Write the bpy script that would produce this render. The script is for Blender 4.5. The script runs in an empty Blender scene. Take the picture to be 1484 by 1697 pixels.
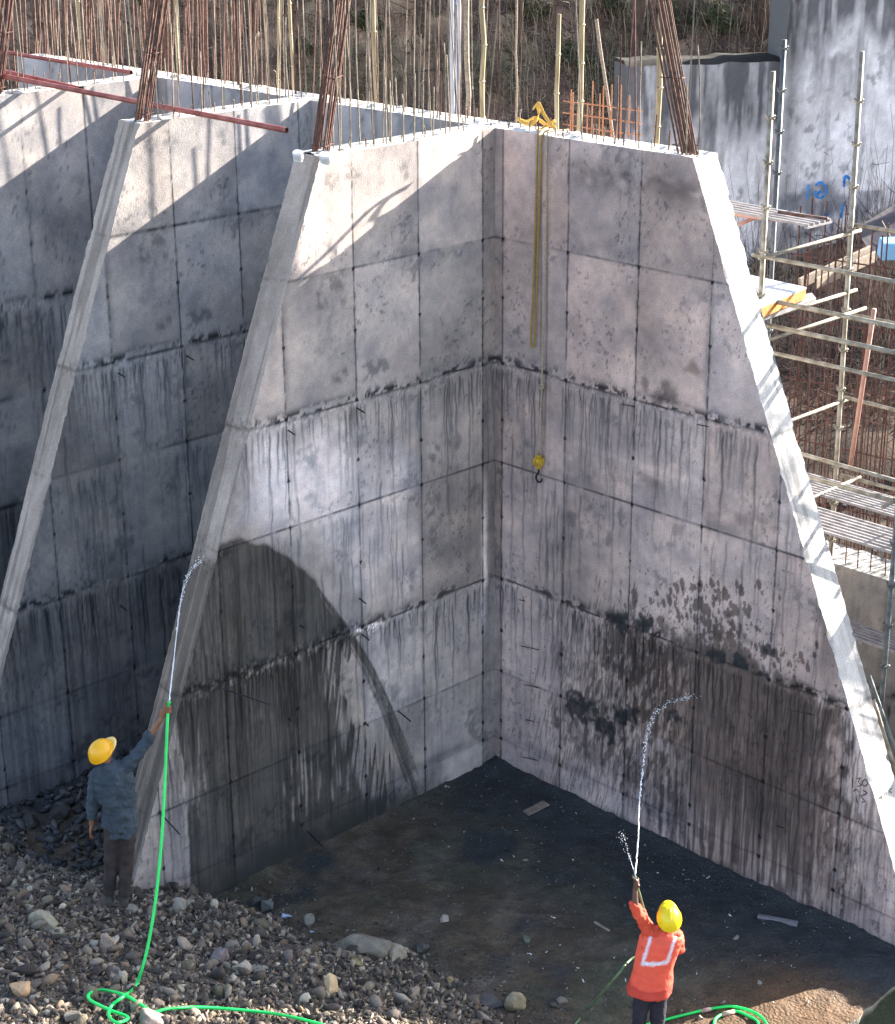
import bpy, bmesh, math, random
import numpy as np
from mathutils import Vector, Matrix

# ------------------------------------------------------------------ camera
sc = bpy.context.scene
COL = sc.collection
FPX, PITCH, HEAD, ROLL, PCX, PCY = 3092.46, 0.3573135, 2.3715777, -0.00723261, 742.0, 848.5
FW = np.array([math.cos(HEAD)*math.cos(PITCH), math.sin(HEAD)*math.cos(PITCH), -math.sin(PITCH)])
_rt = np.array([math.sin(HEAD), -math.cos(HEAD), 0.0]); _up = np.cross(_rt, FW)
RT = _rt*math.cos(ROLL)+_up*math.sin(ROLL); UP = -_rt*math.sin(ROLL)+_up*math.cos(ROLL)
CAM = np.array([15.481, -15.84, 11.848])
cd = bpy.data.cameras.new('camera'); cam = bpy.data.objects.new('camera', cd); COL.objects.link(cam)
cd.sensor_fit = 'VERTICAL'; cd.sensor_height = 24.0; cd.lens = FPX/1697*24.0
cd.clip_start = 0.1; cd.clip_end = 2000
M = Matrix.Identity(4)
for i in range(3):
    M[i][0] = RT[i]; M[i][1] = UP[i]; M[i][2] = -FW[i]; M[i][3] = CAM[i]
cam.matrix_world = M
sc.camera = cam
# ------------------------------------------------------------------ light
SUN = np.array([0.235, 1.0, 0.45]); SUN /= np.linalg.norm(SUN)
w = bpy.data.worlds.new('World'); sc.world = w; w.use_nodes = True
nt = w.node_tree; bg = nt.nodes['Background']
sky = nt.nodes.new('ShaderNodeTexSky'); sky.sky_type = 'NISHITA'; sky.sun_disc = False
sky.sun_elevation = math.asin(SUN[2]); sky.sun_rotation = math.atan2(SUN[0], SUN[1])
sky.air_density = 1.0; sky.dust_density = 1.5; sky.ozone_density = 1.0
hs = nt.nodes.new('ShaderNodeHueSaturation'); hs.inputs['Saturation'].default_value = .88
nt.links.new(sky.outputs[0], hs.inputs['Color']); nt.links.new(hs.outputs[0], bg.inputs[0]); bg.inputs[1].default_value = 0.088
ld = bpy.data.lights.new('sun', 'SUN'); ld.energy = 5.0; ld.angle = math.radians(0.5); ld.color = (1.0, 0.93, 0.82)
lo = bpy.data.objects.new('sun', ld); COL.objects.link(lo)
lo.rotation_euler = Vector(SUN).to_track_quat('Z', 'Y').to_euler()
sc.view_settings.view_transform = 'Standard'; sc.view_settings.look = 'None'; sc.view_settings.gamma = 1
sc.view_settings.exposure = 2.6
sc.cycles.use_denoising = True
sc.cycles.max_bounces = 6; sc.cycles.diffuse_bounces = 4
sc.render.use_persistent_data = False

rnd = random.Random(7)
rng = np.random.default_rng(11)
H = 8.4

# ------------------------------------------------------------------ points on real planes
def ray(px, py): return FW+RT*(px-PCX)/FPX-UP*(py-PCY)/FPX
def onX(px, py, v):
    d = ray(px, py); return CAM+d*(v-CAM[0])/d[0]
def onY(px, py, v):
    d = ray(px, py); return CAM+d*(v-CAM[1])/d[1]
def onZ(px, py, v):
    d = ray(px, py); return CAM+d*(v-CAM[2])/d[2]
def onP(px, py, p0, n):
    d = ray(px, py); return CAM+d*(np.dot(np.array(p0)-CAM, n)/np.dot(d, n))
def far(px, py, t): return CAM+ray(px, py)*t

# ------------------------------------------------------------------ noise
_T = np.random.default_rng(3).random((8, 256, 256))
def vn(x, y, s=0):
    t = _T[s % 8]; x = np.asarray(x, float)+s*37.3; y = np.asarray(y, float)+s*17.7
    xi = np.floor(x).astype(int); yi = np.floor(y).astype(int); fx = x-xi; fy = y-yi
    fx = fx*fx*(3-2*fx); fy = fy*fy*(3-2*fy)
    a = t[xi & 255, yi & 255]; b = t[(xi+1) & 255, yi & 255]; c = t[xi & 255, (yi+1) & 255]; d = t[(xi+1) & 255, (yi+1) & 255]
    return a*(1-fx)*(1-fy)+b*fx*(1-fy)+c*(1-fx)*fy+d*fx*fy
def fbm(x, y, s=0, o=4):
    r = 0; a = .5; n = 0
    for k in range(o):
        r = r+a*vn(np.asarray(x)*2**k, np.asarray(y)*2**k, s+k); n += a; a *= .55
    return r/n
def sstep(a, b, x):
    t = np.clip((x-a)/(b-a), 0, 1); return t*t*(3-2*t)
def polysd(u, z, P):
    P = np.array(P); d = np.full(u.shape, 1e9); ins = np.zeros(u.shape, bool)
    for i in range(len(P)):
        a = P[i]; b = P[(i+1) % len(P)]; e = b-a
        t = np.clip(((u-a[0])*e[0]+(z-a[1])*e[1])/(e@e), 0, 1)
        d = np.minimum(d, np.hypot(u-a[0]-t*e[0], z-a[1]-t*e[1]))
        c = (a[1] > z) != (b[1] > z)
        with np.errstate(divide='ignore', invalid='ignore'):
            xx = a[0]+(z-a[1])*e[0]/(e[1] if e[1] else 1e-9)
        ins ^= c & (u < xx)
    return np.where(ins, d, -d)          # > 0 inside

# ------------------------------------------------------------------ terrain
MB = [(-60, -9.), (-10, -6.4), (-3.4, -5.9), (-1.5, -5.35), (-.3, -4.84), (.24, -4.5), (1.7, -4.25), (2.6, -3.85), (4.2, -3.95), (5.0, -4.9), (6., -6.2), (7., -7.6), (60, -40)]
def mound_d(x, y):
    return np.interp(x, [m[0] for m in MB], [m[1] for m in MB])-y+(fbm(np.asarray(x)*1.3, np.asarray(y)*1.3, 2, 3)-.5)*.55
def hgt(x, y):
    x = np.asarray(x, float); y = np.asarray(y, float)
    d = mound_d(x, y)
    dd = np.maximum(d, 0)
    m = .56*dd; m = 2.1*(1-np.exp(-m/2.1))
    m = m*(1-.0*x)
    z = m+(fbm(x*.8, y*.8, 5, 4)-.5)*(.10+.22*np.clip(dd, 0, 1))+(fbm(x*5, y*5, 1, 3)-.5)*(.05+.05*np.clip(dd*2, 0, 1))+.02*sstep(.55, .7, fbm(x*9, y*9, 3, 3))
    # rough rubble at the foot of the next bay
    z = z+.35*sstep(-2.2, -3.6, x)*sstep(-1.0, -4.5, y)*fbm(x*3, y*3, 4, 3)
    # silt banked against the walls
    z = z+.08*np.exp(-np.maximum(-y, 0)/.12)*(x > 0)+.06*np.exp(-np.maximum(x, 0)/.12)*(y > -4.2)
    return z
def drop(px, py):
    d = ray(px, py); t = 14.0
    while t < 45:
        p = CAM+d*t
        if p[2] < float(hgt(p[0], p[1])): break
        t += .02
    return p

def hill_z(x, y):
    x = np.asarray(x, float); y = np.asarray(y, float)
    s = -.718*x+.696*y
    b = np.interp(s, [-3, 0, 4, 14.5, 16.5, 26, 60, 200], [-1.25, -1.1, .0, 2.1, 4.0, 12.6, 18, 22])
    a = np.clip((s+1)/6, 0, 1)
    z = b+a*np.interp(s, [12, 16], [.45, 1])*((fbm(x*.35, y*.35, 3, 4)-.5)*1.6+(fbm(x*1.6, y*1.6, 6, 4)-.5)*.7)
    dW = (x+7.8)*.849-(y-16)*.529; T = (x+7.8)*.529+(y-16)*.849
    cap = 2.75+.28*np.maximum(T, 0)+(fbm(x*.9, y*.9, 2, 4)-.5)*.5
    return np.where((dW > -.45) & (T > -3.2), np.minimum(z, cap), z)

# ------------------------------------------------------------------ materials
def newmat(n):
    m = bpy.data.materials.new(n); m.use_nodes = True
    return m, m.node_tree, m.node_tree.nodes['Principled BSDF']
def mat(name, col, rough=.7, metal=0, nscale=12, namt=.25, bump=.15, bscale=60, col2=None, spec=None, trans=0, alpha=1, stretch=None):
    m, t, b = newmat(name)
    N = t.nodes; L = t.links
    tc = N.new('ShaderNodeTexCoord'); mp = N.new('ShaderNodeMapping'); L.new(tc.outputs['Object'], mp.inputs[0])
    if stretch: mp.inputs['Scale'].default_value = stretch
    nz = N.new('ShaderNodeTexNoise'); nz.inputs['Scale'].default_value = nscale; nz.inputs['Detail'].default_value = 5; L.new(mp.outputs[0], nz.inputs['Vector'])
    mx = N.new('ShaderNodeMix'); mx.data_type = 'RGBA'
    rp = N.new('ShaderNodeValToRGB'); rp.color_ramp.elements[0].position = .35; rp.color_ramp.elements[1].position = .68
    L.new(nz.outputs['Fac'], rp.inputs[0]); L.new(rp.outputs[0], mx.inputs[0])
    c2 = col2 if col2 else tuple(min(1, c*(1+namt)) for c in col); c1 = tuple(c*(1-namt) for c in col) if not col2 else col
    mx.inputs[6].default_value = (*c1, 1); mx.inputs[7].default_value = (*c2, 1)
    L.new(mx.outputs[2], b.inputs['Base Color'])
    b.inputs['Roughness'].default_value = rough; b.inputs['Metallic'].default_value = metal
    if spec is not None: b.inputs['Specular IOR Level'].default_value = spec
    b.inputs['Transmission Weight'].default_value = trans; b.inputs['Alpha'].default_value = alpha
    if bump:
        n2 = N.new('ShaderNodeTexNoise'); n2.inputs['Scale'].default_value = bscale; n2.inputs['Detail'].default_value = 4; L.new(mp.outputs[0], n2.inputs['Vector'])
        bp = N.new('ShaderNodeBump'); bp.inputs['Strength'].default_value = bump; bp.inputs['Distance'].default_value = .02
        L.new(n2.outputs['Fac'], bp.inputs['Height']); L.new(bp.outputs[0], b.inputs['Normal'])
    return m
def attr_mat(name, fine=35, fa=.12, bump=.35, rdry=.9, rwet=.55, bdist=.01, bscale=45):
    """colour from the mesh's own surface colour, broken by fine grain; wetness drives the gloss"""
    m, t, b = newmat(name); N = t.nodes; L = t.links
    at = N.new('ShaderNodeAttribute'); at.attribute_name = 'tone'
    aw = N.new('ShaderNodeAttribute'); aw.attribute_name = 'wet'
    tc = N.new('ShaderNodeTexCoord')
    nz = N.new('ShaderNodeTexNoise'); nz.inputs['Scale'].default_value = fine; nz.inputs['Detail'].default_value = 6; nz.inputs['Roughness'].default_value = .65
    L.new(tc.outputs['Object'], nz.inputs['Vector'])
    mr = N.new('ShaderNodeMapRange'); mr.inputs['From Min'].default_value = .3; mr.inputs['From Max'].default_value = .7
    mr.inputs['To Min'].default_value = 1-fa; mr.inputs['To Max'].default_value = 1+fa; L.new(nz.outputs['Fac'], mr.inputs['Value'])
    mx = N.new('ShaderNodeVectorMath'); mx.operation = 'SCALE'; L.new(at.outputs['Color'], mx.inputs[0]); L.new(mr.outputs[0], mx.inputs['Scale'])
    L.new(mx.outputs[0], b.inputs['Base Color']); b.inputs['Specular IOR Level'].default_value = .32
    rr = N.new('ShaderNodeMapRange'); rr.inputs['To Min'].default_value = rdry; rr.inputs['To Max'].default_value = rwet
    L.new(aw.outputs['Fac'], rr.inputs['Value']); L.new(rr.outputs[0], b.inputs['Roughness'])
    n2 = N.new('ShaderNodeTexNoise'); n2.inputs['Scale'].default_value = bscale; n2.inputs['Detail'].default_value = 5; L.new(tc.outputs['Object'], n2.inputs['Vector'])
    bp = N.new('ShaderNodeBump'); bp.inputs['Strength'].default_value = bump; bp.inputs['Distance'].default_value = bdist
    L.new(n2.outputs['Fac'], bp.inputs['Height']); L.new(bp.outputs[0], b.inputs['Normal'])
    return m
MT = dict(
    concrete=attr_mat('concrete_surface', fine=55, fa=.22, bump=.5, bscale=70),
    earth=attr_mat('earth_surface', fine=25, fa=.3, bump=1.0, rdry=.95, rwet=.62, bdist=.03, bscale=30),
    stone=attr_mat('stone_surface', fine=30, fa=.22, bump=.6, rdry=.85, rwet=.4, bdist=.01, bscale=50),
    rust=mat('rusty_steel', (.075, .038, .028), .8, .2, 18, .4, .3, 120, col2=(.19, .105, .078)),
    palerust=mat('dusty_steel', (.12, .095, .07), .85, .1, 9, .4, .3, 120, col2=(.31, .26, .205)),
    darkrust=mat('dark_rusty_steel', (.05, .022, .018), .8, .2, 18, .4, .3, 120, col2=(.15, .065, .05)),
    orangerust=mat('fresh_orange_rust', (.32, .13, .06), .8, .1, 18, .3, .3, 120, col2=(.42, .2, .11)),
    redpipe=mat('red_oxide_paint', (.24, .045, .035), .5, .1, 6, .3, .1, 80, col2=(.42, .13, .10)),
    black=mat('black_hollow', (.006, .006, .007), .9, 0, 6, .1, 0),
    bamboo=mat('bamboo', (.17, .13, .07), .6, 0, 5, .35, .2, 40, col2=(.36, .29, .18), stretch=(4, 4, .6)),
    bark=mat('bark', (.055, .035, .028), .9, 0, 6, .4, .8, 20, col2=(.14, .095, .07), stretch=(3, 3, .6)),
    twig=mat('dry_twig', (.16, .11, .08), .85, 0, 3, .4, 0, col2=(.50, .41, .30)),
    leaf=mat('green_leaf', (.030, .048, .018), .6, 0, 4, .4, 0, col2=(.085, .105, .035)),
    galv=mat('weathered_scaffold_steel', (.15, .13, .095), .6, .3, 9, .4, .15, 90, col2=(.34, .31, .255)),
    galvdark=mat('old_dark_scaffold_steel', (.05, .06, .065), .55, .3, 9, .4, .15, 90, col2=(.13, .14, .14)),
    pinkpipe=mat('faded_red_pipe', (.34, .16, .12), .6, .1, 6, .3, .1, 80, col2=(.46, .27, .21)),
    grate=mat('grey_painted_grating', (.22, .21, .22), .6, .2, 8, .25, .1, 80),
    whiteboard=mat('white_shutter_face', (.36, .36, .41), .5, 0, 4, .12, .1, 30),
    orangeboard=mat('orange_paint', (.33, .11, .02), .6, 0, 22, .3, .2, 40, col2=(.50, .22, .05)),
    tarp=mat('dark_sheet', (.030, .022, .030), .5, 0, 3, .3, .3, 8),
    bluebox=mat('light_blue_plastic', (.22, .48, .75), .4, 0, 4, .1, .05),
    timber=mat('weathered_timber', (.16, .12, .09), .8, 0, 7, .3, .4, 30, col2=(.33, .27, .21), stretch=(1, 6, 6)),
    yellowrope=mat('yellow_rope', (.36, .24, .05), .8, 0, 60, .3, .5, 300),
    palerope=mat('pale_rope', (.42, .35, .24), .8, 0, 60, .3, .5, 300),
    yellowcloth=mat('yellow_webbing', (.60, .30, .04), .7, 0, 20, .25, .3, 90, col2=(.72, .46, .10)),
    hookyellow=mat('yellow_hook_block_paint', (.55, .35, .03), .45, 0, 25, .3, .1, 80),
    darksteel=mat('dark_steel', (.03, .03, .04), .5, .5, 20, .3, .1, 80),
    helmet1=mat('amber_plastic', (.82, .40, .01), .32, 0, 5, .06, 0),
    helmet2=mat('yellow_plastic', (.80, .58, .01), .32, 0, 5, .06, 0),
    helmetrim=mat('pale_peak_plastic', (.75, .52, .18), .4, 0, 5, .06, 0),
    skin=mat('brown_skin', (.20, .085, .045), .55, 0, 20, .12, .1, 60),
    skindark=mat('dark_brown_skin', (.10, .050, .035), .55, 0, 20, .12, .1, 60),
    denim=mat('blue_grey_shirt', (.022, .034, .050), .9, 0, 7, .25, .5, 14, col2=(.045, .062, .085)),
    brownpants=mat('dusty_brown_trousers', (.018, .012, .014), .9, 0, 6, .3, .4, 16, col2=(.042, .030, .030)),
    navypants=mat('dark_navy_trousers', (.010, .010, .020), .85, 0, 6, .3, .4, 16, col2=(.022, .022, .038)),
    redshirt=mat('orange_red_shirt', (.52, .050, .022), .85, 0, 9, .2, .5, 18, col2=(.66, .085, .035)),
    shoe=mat('dusty_shoes', (.04, .035, .035), .8, 0, 12, .3, .2, 60),
    hair=mat('black_hair', (.012, .010, .010), .6, 0, 60, .3, .5, 200),
    hosegreen=mat('bright_green_hose', (.012, .62, .11), .35, 0, 6, .12, .05, 60),
    hosedull=mat('muddy_green_hose', (.10, .18, .09), .55, 0, 9, .3, .1, 60),
    hosepink=mat('pinkish_hose_joint', (.55, .33, .28), .6, 0, 12, .2, .1, 60),
    paint=mat('blue_wall_paint', (.03, .22, .60), .7, 0, 9, .4, 0),
    ink=mat('black_marking_paint', (.012, .012, .016), .7, 0, 9, .3, 0),
    scrap=mat('white_scrap', (.70, .70, .72), .7, 0, 9, .1, .1, 40),
    wetplastic=mat('crumpled_plastic', (.50, .60, .75), .25, 0, 9, .2, .3, 40),
)
def water_mat():
    m, t, b = newmat('spraying_water'); b.inputs['Base Color'].default_value = (.92, .94, .97, 1)
    b.inputs['Roughness'].default_value = .15; b.inputs['Transmission Weight'].default_value = .3
    nz = t.nodes.new('ShaderNodeTexNoise'); nz.inputs['Scale'].default_value = 40
    bp = t.nodes.new('ShaderNodeBump'); bp.inputs['Strength'].default_value = .6; t.links.new(nz.outputs[0], bp.inputs['Height']); t.links.new(bp.outputs[0], b.inputs['Normal'])
    return m
MT['water'] = water_mat()
def vest_mat():
    m, t, b = newmat('coral_vest_fabric'); at = t.nodes.new('ShaderNodeAttribute'); at.attribute_name = 'tone'
    nz = t.nodes.new('ShaderNodeTexNoise'); nz.inputs['Scale'].default_value = 14; tc = t.nodes.new('ShaderNodeTexCoord'); t.links.new(tc.outputs['Object'], nz.inputs['Vector'])
    mr = t.nodes.new('ShaderNodeMapRange'); mr.inputs['To Min'].default_value = .82; mr.inputs['To Max'].default_value = 1.15; t.links.new(nz.outputs[0], mr.inputs[0])
    v = t.nodes.new('ShaderNodeVectorMath'); v.operation = 'SCALE'; t.links.new(at.outputs[0], v.inputs[0]); t.links.new(mr.outputs[0], v.inputs['Scale'])
    t.links.new(v.outputs[0], b.inputs['Base Color']); b.inputs['Roughness'].default_value = .8
    bp = t.nodes.new('ShaderNodeBump'); bp.inputs['Strength'].default_value = .5; bp.inputs['Distance'].default_value = .03; t.links.new(nz.outputs[0], bp.inputs['Height']); t.links.new(bp.outputs[0], b.inputs['Normal'])
    return m
MT['vest'] = vest_mat()

# ------------------------------------------------------------------ object helpers
def tag(o, label=None, cat=None, group=None, kind=None):
    if label: o['label'] = label
    if cat: o['category'] = cat
    if group: o['group'] = group
    if kind: o['kind'] = kind
    return o
def mkobj(name, me, m, parent=None, smooth=False):
    o = bpy.data.objects.new(name, me); COL.objects.link(o)
    if m is not None: me.materials.append(MT[m] if isinstance(m, str) else m)
    if parent is not None: o.parent = parent
    if smooth: me.polygons.foreach_set('use_smooth', np.ones(len(me.polygons), bool))
    return o
def empty(name, loc=(0, 0, 0)):
    o = bpy.data.objects.new(name, None); COL.objects.link(o); o.location = Vector(loc); o.empty_display_size = .2
    return o
def fast_mesh(name, V, F, tone=None, wet=None):
    """V (n,3), F (m,4) quads or (m,3) tris"""
    V = np.asarray(V, np.float32); F = np.asarray(F, np.int32); k = F.shape[1]
    me = bpy.data.meshes.new(name)
    me.vertices.add(len(V)); me.vertices.foreach_set('co', V.ravel())
    me.loops.add(F.size); me.loops.foreach_set('vertex_index', F.ravel())
    me.polygons.add(len(F)); me.polygons.foreach_set('loop_start', np.arange(0, F.size, k, dtype=np.int32))
    me.polygons.foreach_set('loop_total', np.full(len(F), k, np.int32))
    me.update(calc_edges=True)
    if tone is not None:
        c = np.ones((len(V), 4), np.float32); c[:, :3] = tone
        a = me.color_attributes.new('tone', 'FLOAT_COLOR', 'POINT'); a.data.foreach_set('color', c.ravel())
    if wet is not None:
        a = me.attributes.new('wet', 'FLOAT', 'POINT'); a.data.foreach_set('value', np.asarray(wet, np.float32))
    return me
class Acc:
    def __init__(s): s.V = []; s.F = []; s.T = []; s.W = []; s.n = 0
    def add(s, V, F, T=None, W=None):
        V = np.asarray(V, float); s.V.append(V); s.F.append(np.asarray(F)+s.n); s.n += len(V)
        s.T.append(np.broadcast_to(np.asarray(T if T is not None else (.3, .3, .3), float), (len(V), 3))); s.W.append(np.broadcast_to(np.asarray(W if W is not None else 0., float), (len(V),)))
    def mesh(s, name):
        return fast_mesh(name, np.concatenate(s.V), np.concatenate(s.F), np.concatenate(s.T), np.concatenate(s.W))
def grid_faces(nr, nc, flip=False):
    i = np.arange(nr-1)[:, None]*nc+np.arange(nc-1)[None, :]; i = i.ravel()
    f = np.stack([i, i+1, i+nc+1, i+nc], 1)
    return f[:, ::-1] if flip else f

def tube(bm, pts, rad, seg=8, side=None, flat=1.0, caps=True):
    """closed tube through pts; rad scalar or list; optional flattened section (side = wide axis, flat = thin/wide)"""
    pts = [Vector(p) for p in pts]; n = len(pts)
    if not hasattr(rad, '__len__'): rad = [rad]*n
    rings = []; u = None
    for i, p in enumerate(pts):
        t = (pts[min(i+1, n-1)]-pts[max(i-1, 0)])
        if t.length < 1e-9: t = Vector((0, 0, 1))
        t.normalize()
        if side is not None:
            u = Vector(side)-t*Vector(side).dot(t)
        elif u is None:
            u = Vector((0, 0, 1)) if abs(t.z) < .9 else Vector((1, 0, 0)); u = u-t*u.dot(t)
        else:
            u = u-t*u.dot(t)
        u.normalize(); v = t.cross(u); r = rad[i]
        rx, ry = (r if hasattr(r, '__len__') else (r, r*flat))
        rings.append([bm.verts.new(p+u*math.cos(a)*rx+v*math.sin(a)*ry) for a in [2*math.pi*k/seg for k in range(seg)]])
    for a, b in zip(rings, rings[1:]):
        for k in range(seg): bm.faces.new((a[k], a[(k+1) % seg], b[(k+1) % seg], b[k]))
    if caps:
        bm.faces.new(rings[0][::-1]); bm.faces.new(rings[-1])
def box(bm, c, sx, sy, sz, M3=None, jit=0, bev=0):
    c = Vector(c); vs = []
    for dx in (-1, 1):
        for dy in (-1, 1):
            for dz in (-1, 1):
                v = Vector((dx*sx/2, dy*sy/2, dz*sz/2))+Vector((rnd.uniform(-jit, jit), rnd.uniform(-jit, jit), rnd.uniform(-jit, jit)))
                if M3 is not None: v = M3 @ v
                vs.append(bm.verts.new(c+v))
    fs = []
    for f in ((0, 1, 3, 2), (4, 6, 7, 5), (0, 4, 5, 1), (2, 3, 7, 6), (0, 2, 6, 4), (1, 5, 7, 3)):
        fs.append(bm.faces.new([vs[i] for i in f]))
    if bev: bmesh.ops.bevel(bm, geom=list({e for f in fs for e in f.edges}), offset=bev, segments=1, affect='EDGES')
def bobj(name, fn, m, parent=None, smooth=False):
    bm = bmesh.new(); fn(bm); bmesh.ops.recalc_face_normals(bm, faces=bm.faces)
    me = bpy.data.meshes.new(name); bm.to_mesh(me); bm.free()
    return mkobj(name, me, m, parent, smooth)
def crom(P, k=8):
    P = [np.array(p, float) for p in P]; Q = [2*P[0]-P[1]]+P+[2*P[-1]-P[-2]]; out = []
    for i in range(1, len(Q)-2):
        a, b, c, d = Q[i-1:i+3]
        for j in range(k):
            t = j/k; out.append(.5*((2*b)+(-a+c)*t+(2*a-5*b+4*c-d)*t*t+(-a+3*b-3*c+d)*t**3))
    out.append(P[-1]); return out

# ------------------------------------------------------------------ the ground
def lines(lo_, hi_, step, a, b, grow=1.25):
    g = list(np.arange(a, b+1e-6, step)); s = step; x = a; L = []
    while x > lo_: s *= grow; x -= s; L.append(max(x, lo_))
    g = L[::-1]+g; s = step; x = g[-1]
    while x < hi_: s *= grow; x += s; g.append(min(x, hi_))
    return np.array(g)
gx = lines(-70, 6.62, .055, -7.5, 6.62); gx = gx[gx <= 6.63]; gy = lines(-70, .3, .055, -10.5, .3); gy = gy[gy <= .31]
X, Y_ = np.meshgrid(gx, gy); Z_ = hgt(X, Y_)
edge = (X > 6.6); Xe = X+np.where(edge, (fbm(Y_*6, Y_*0, 3)-.5)*.12, 0)
d = mound_d(X, Y_)
n1 = fbm(X*1.1, Y_*1.1, 1, 5); n2 = fbm(X*6, Y_*6, 2, 4); n3 = fbm(X*.6+5, Y_*.6, 4, 4)
dark = np.array([.036, .040, .042]); brown = np.array([.088, .066, .044]); gr = np.array([.17, .14, .11]); green = np.array([.060, .070, .046])
drier = sstep(-.5, -2.6, Y_+(n1-.5)*2.5)*sstep(.22, .46, n1)
tone = dark[None, None]*(1-drier[..., None])+brown*drier[..., None]
gg = sstep(.52, .66, n3)*.6*drier; tone = tone*(1-gg[..., None])+green*gg[..., None]
pale = sstep(.56, .70, fbm(X*2.3, Y_*2.3, 7, 4))*drier; tone = tone*(1-.45*pale[..., None])+np.array([.14, .115, .095])*(.45*pale[..., None])
k = sstep(-.05, .25, d)[..., None]; tone = tone*(1-k)+gr*.55*k
ed = (sstep(4.9, 5.9, X)*sstep(-.5, -1.5, Y_))[..., None]*(1-k); tone = tone*(1-ed)+np.array([.115, .066, .034])*ed
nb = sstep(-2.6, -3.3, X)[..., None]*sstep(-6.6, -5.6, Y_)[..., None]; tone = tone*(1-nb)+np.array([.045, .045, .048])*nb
cl_ = sstep(.5, .62, fbm(X*4.2, Y_*4.2, 6, 4)); tone = tone*(.55+.7*n2+.35*cl_*drier)[..., None]*(.7+.6*fbm(X*18, Y_*18, 3, 3))[..., None]
wet = np.clip((1-drier)*.9, 0, 1)*(1-k[..., 0])
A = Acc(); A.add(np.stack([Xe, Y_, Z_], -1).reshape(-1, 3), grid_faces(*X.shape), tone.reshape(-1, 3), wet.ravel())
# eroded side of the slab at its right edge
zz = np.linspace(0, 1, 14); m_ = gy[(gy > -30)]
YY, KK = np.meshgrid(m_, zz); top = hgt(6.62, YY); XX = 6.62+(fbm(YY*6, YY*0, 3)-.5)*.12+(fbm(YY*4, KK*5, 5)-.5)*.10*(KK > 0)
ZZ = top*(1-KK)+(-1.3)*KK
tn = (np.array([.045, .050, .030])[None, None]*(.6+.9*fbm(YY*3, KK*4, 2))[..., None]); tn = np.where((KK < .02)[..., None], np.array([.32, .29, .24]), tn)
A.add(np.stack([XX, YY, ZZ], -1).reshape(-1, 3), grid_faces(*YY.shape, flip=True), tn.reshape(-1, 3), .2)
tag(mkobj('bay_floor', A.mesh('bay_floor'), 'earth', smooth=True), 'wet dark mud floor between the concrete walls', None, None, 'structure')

g = lines(-450, 450, 2.5, -40, 40, 1.3); GX, GY = np.meshgrid(g, g)
inside = (GX < 6.0) & (GY < .0)
GZ = -1.3+(fbm(GX*.3, GY*.3, 1)-.5)*.15-np.where((GY > .0), .6, 0)
tn = np.array([.075, .070, .055])*(.6+.8*fbm(GX*.5, GY*.5, 2))[..., None]
A = Acc(); A.add(np.stack([GX, GY, GZ], -1).reshape(-1, 3), grid_faces(*GX.shape), tn.reshape(-1, 3), 0)
tag(mkobj('ground', A.mesh('ground'), 'earth', smooth=True), None, None, None, 'structure')

# hillside behind
hx = lines(-90, 70, .22, -26, 8, 1.2); hy = lines(.36, 120, .22, .36, 26, 1.2)
HX, HY = np.meshgrid(hx, hy); HZ = hill_z(HX, HY); HZ = np.where(HY < .6, -1.35, HZ)
s_ = -.718*HX+.696*HY
n1 = fbm(HX*.8, HY*.8, 2, 5); n2 = fbm(HX*3, HY*3, 5, 4)
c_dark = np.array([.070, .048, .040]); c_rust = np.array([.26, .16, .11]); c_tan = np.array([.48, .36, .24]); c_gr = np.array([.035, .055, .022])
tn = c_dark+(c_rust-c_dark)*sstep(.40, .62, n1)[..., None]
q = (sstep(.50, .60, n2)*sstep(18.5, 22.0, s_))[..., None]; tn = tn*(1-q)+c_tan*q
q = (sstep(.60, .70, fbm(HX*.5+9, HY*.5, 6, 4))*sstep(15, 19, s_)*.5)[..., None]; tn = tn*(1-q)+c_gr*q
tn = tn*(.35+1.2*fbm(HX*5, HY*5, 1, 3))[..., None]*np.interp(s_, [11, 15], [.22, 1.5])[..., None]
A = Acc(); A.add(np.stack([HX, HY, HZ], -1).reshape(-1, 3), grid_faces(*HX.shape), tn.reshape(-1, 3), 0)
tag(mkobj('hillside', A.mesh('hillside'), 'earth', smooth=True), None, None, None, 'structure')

# ------------------------------------------------------------------ concrete painting
JZ = [7.1, 5.55, 4.27, 2.7, 1.4, .42]
def drips(u, z, R, n, z0, zj, lmin, lmax, amp, umin=.0, umax=5.5, wmin=.008, wmax=.019):
    D = np.zeros(u.shape)
    cl = [R.uniform(umin, umax) for _ in range(max(2, n//12))]
    for i in range(n):
        u0 = R.uniform(umin, umax) if R.random() < .38 else R.choice(cl)+R.gauss(0, .15)
        zs = z0+R.uniform(-zj, zj); l = (lmin+(lmax-lmin)*R.random()**1.6)*(1 if R.random() < .8 else 1.7); wd = R.uniform(wmin, wmax); am = amp*R.uniform(.35, 1)
        m = (np.abs(u-u0) < .06) & (z < zs+.03) & (z > zs-l)
        if not m.any(): continue
        uu = u[m]; zm = z[m]; tt = (zs-zm)/l
        wob = .010*np.sin(zm*7+i)+.006*np.sin(zm*19+i*2)
        D[m] = np.maximum(D[m], am*np.exp(-((uu-u0-wob)/wd)**2)*np.clip(tt*12, 0, 1)*(1-tt)**.5)
    return D
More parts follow.
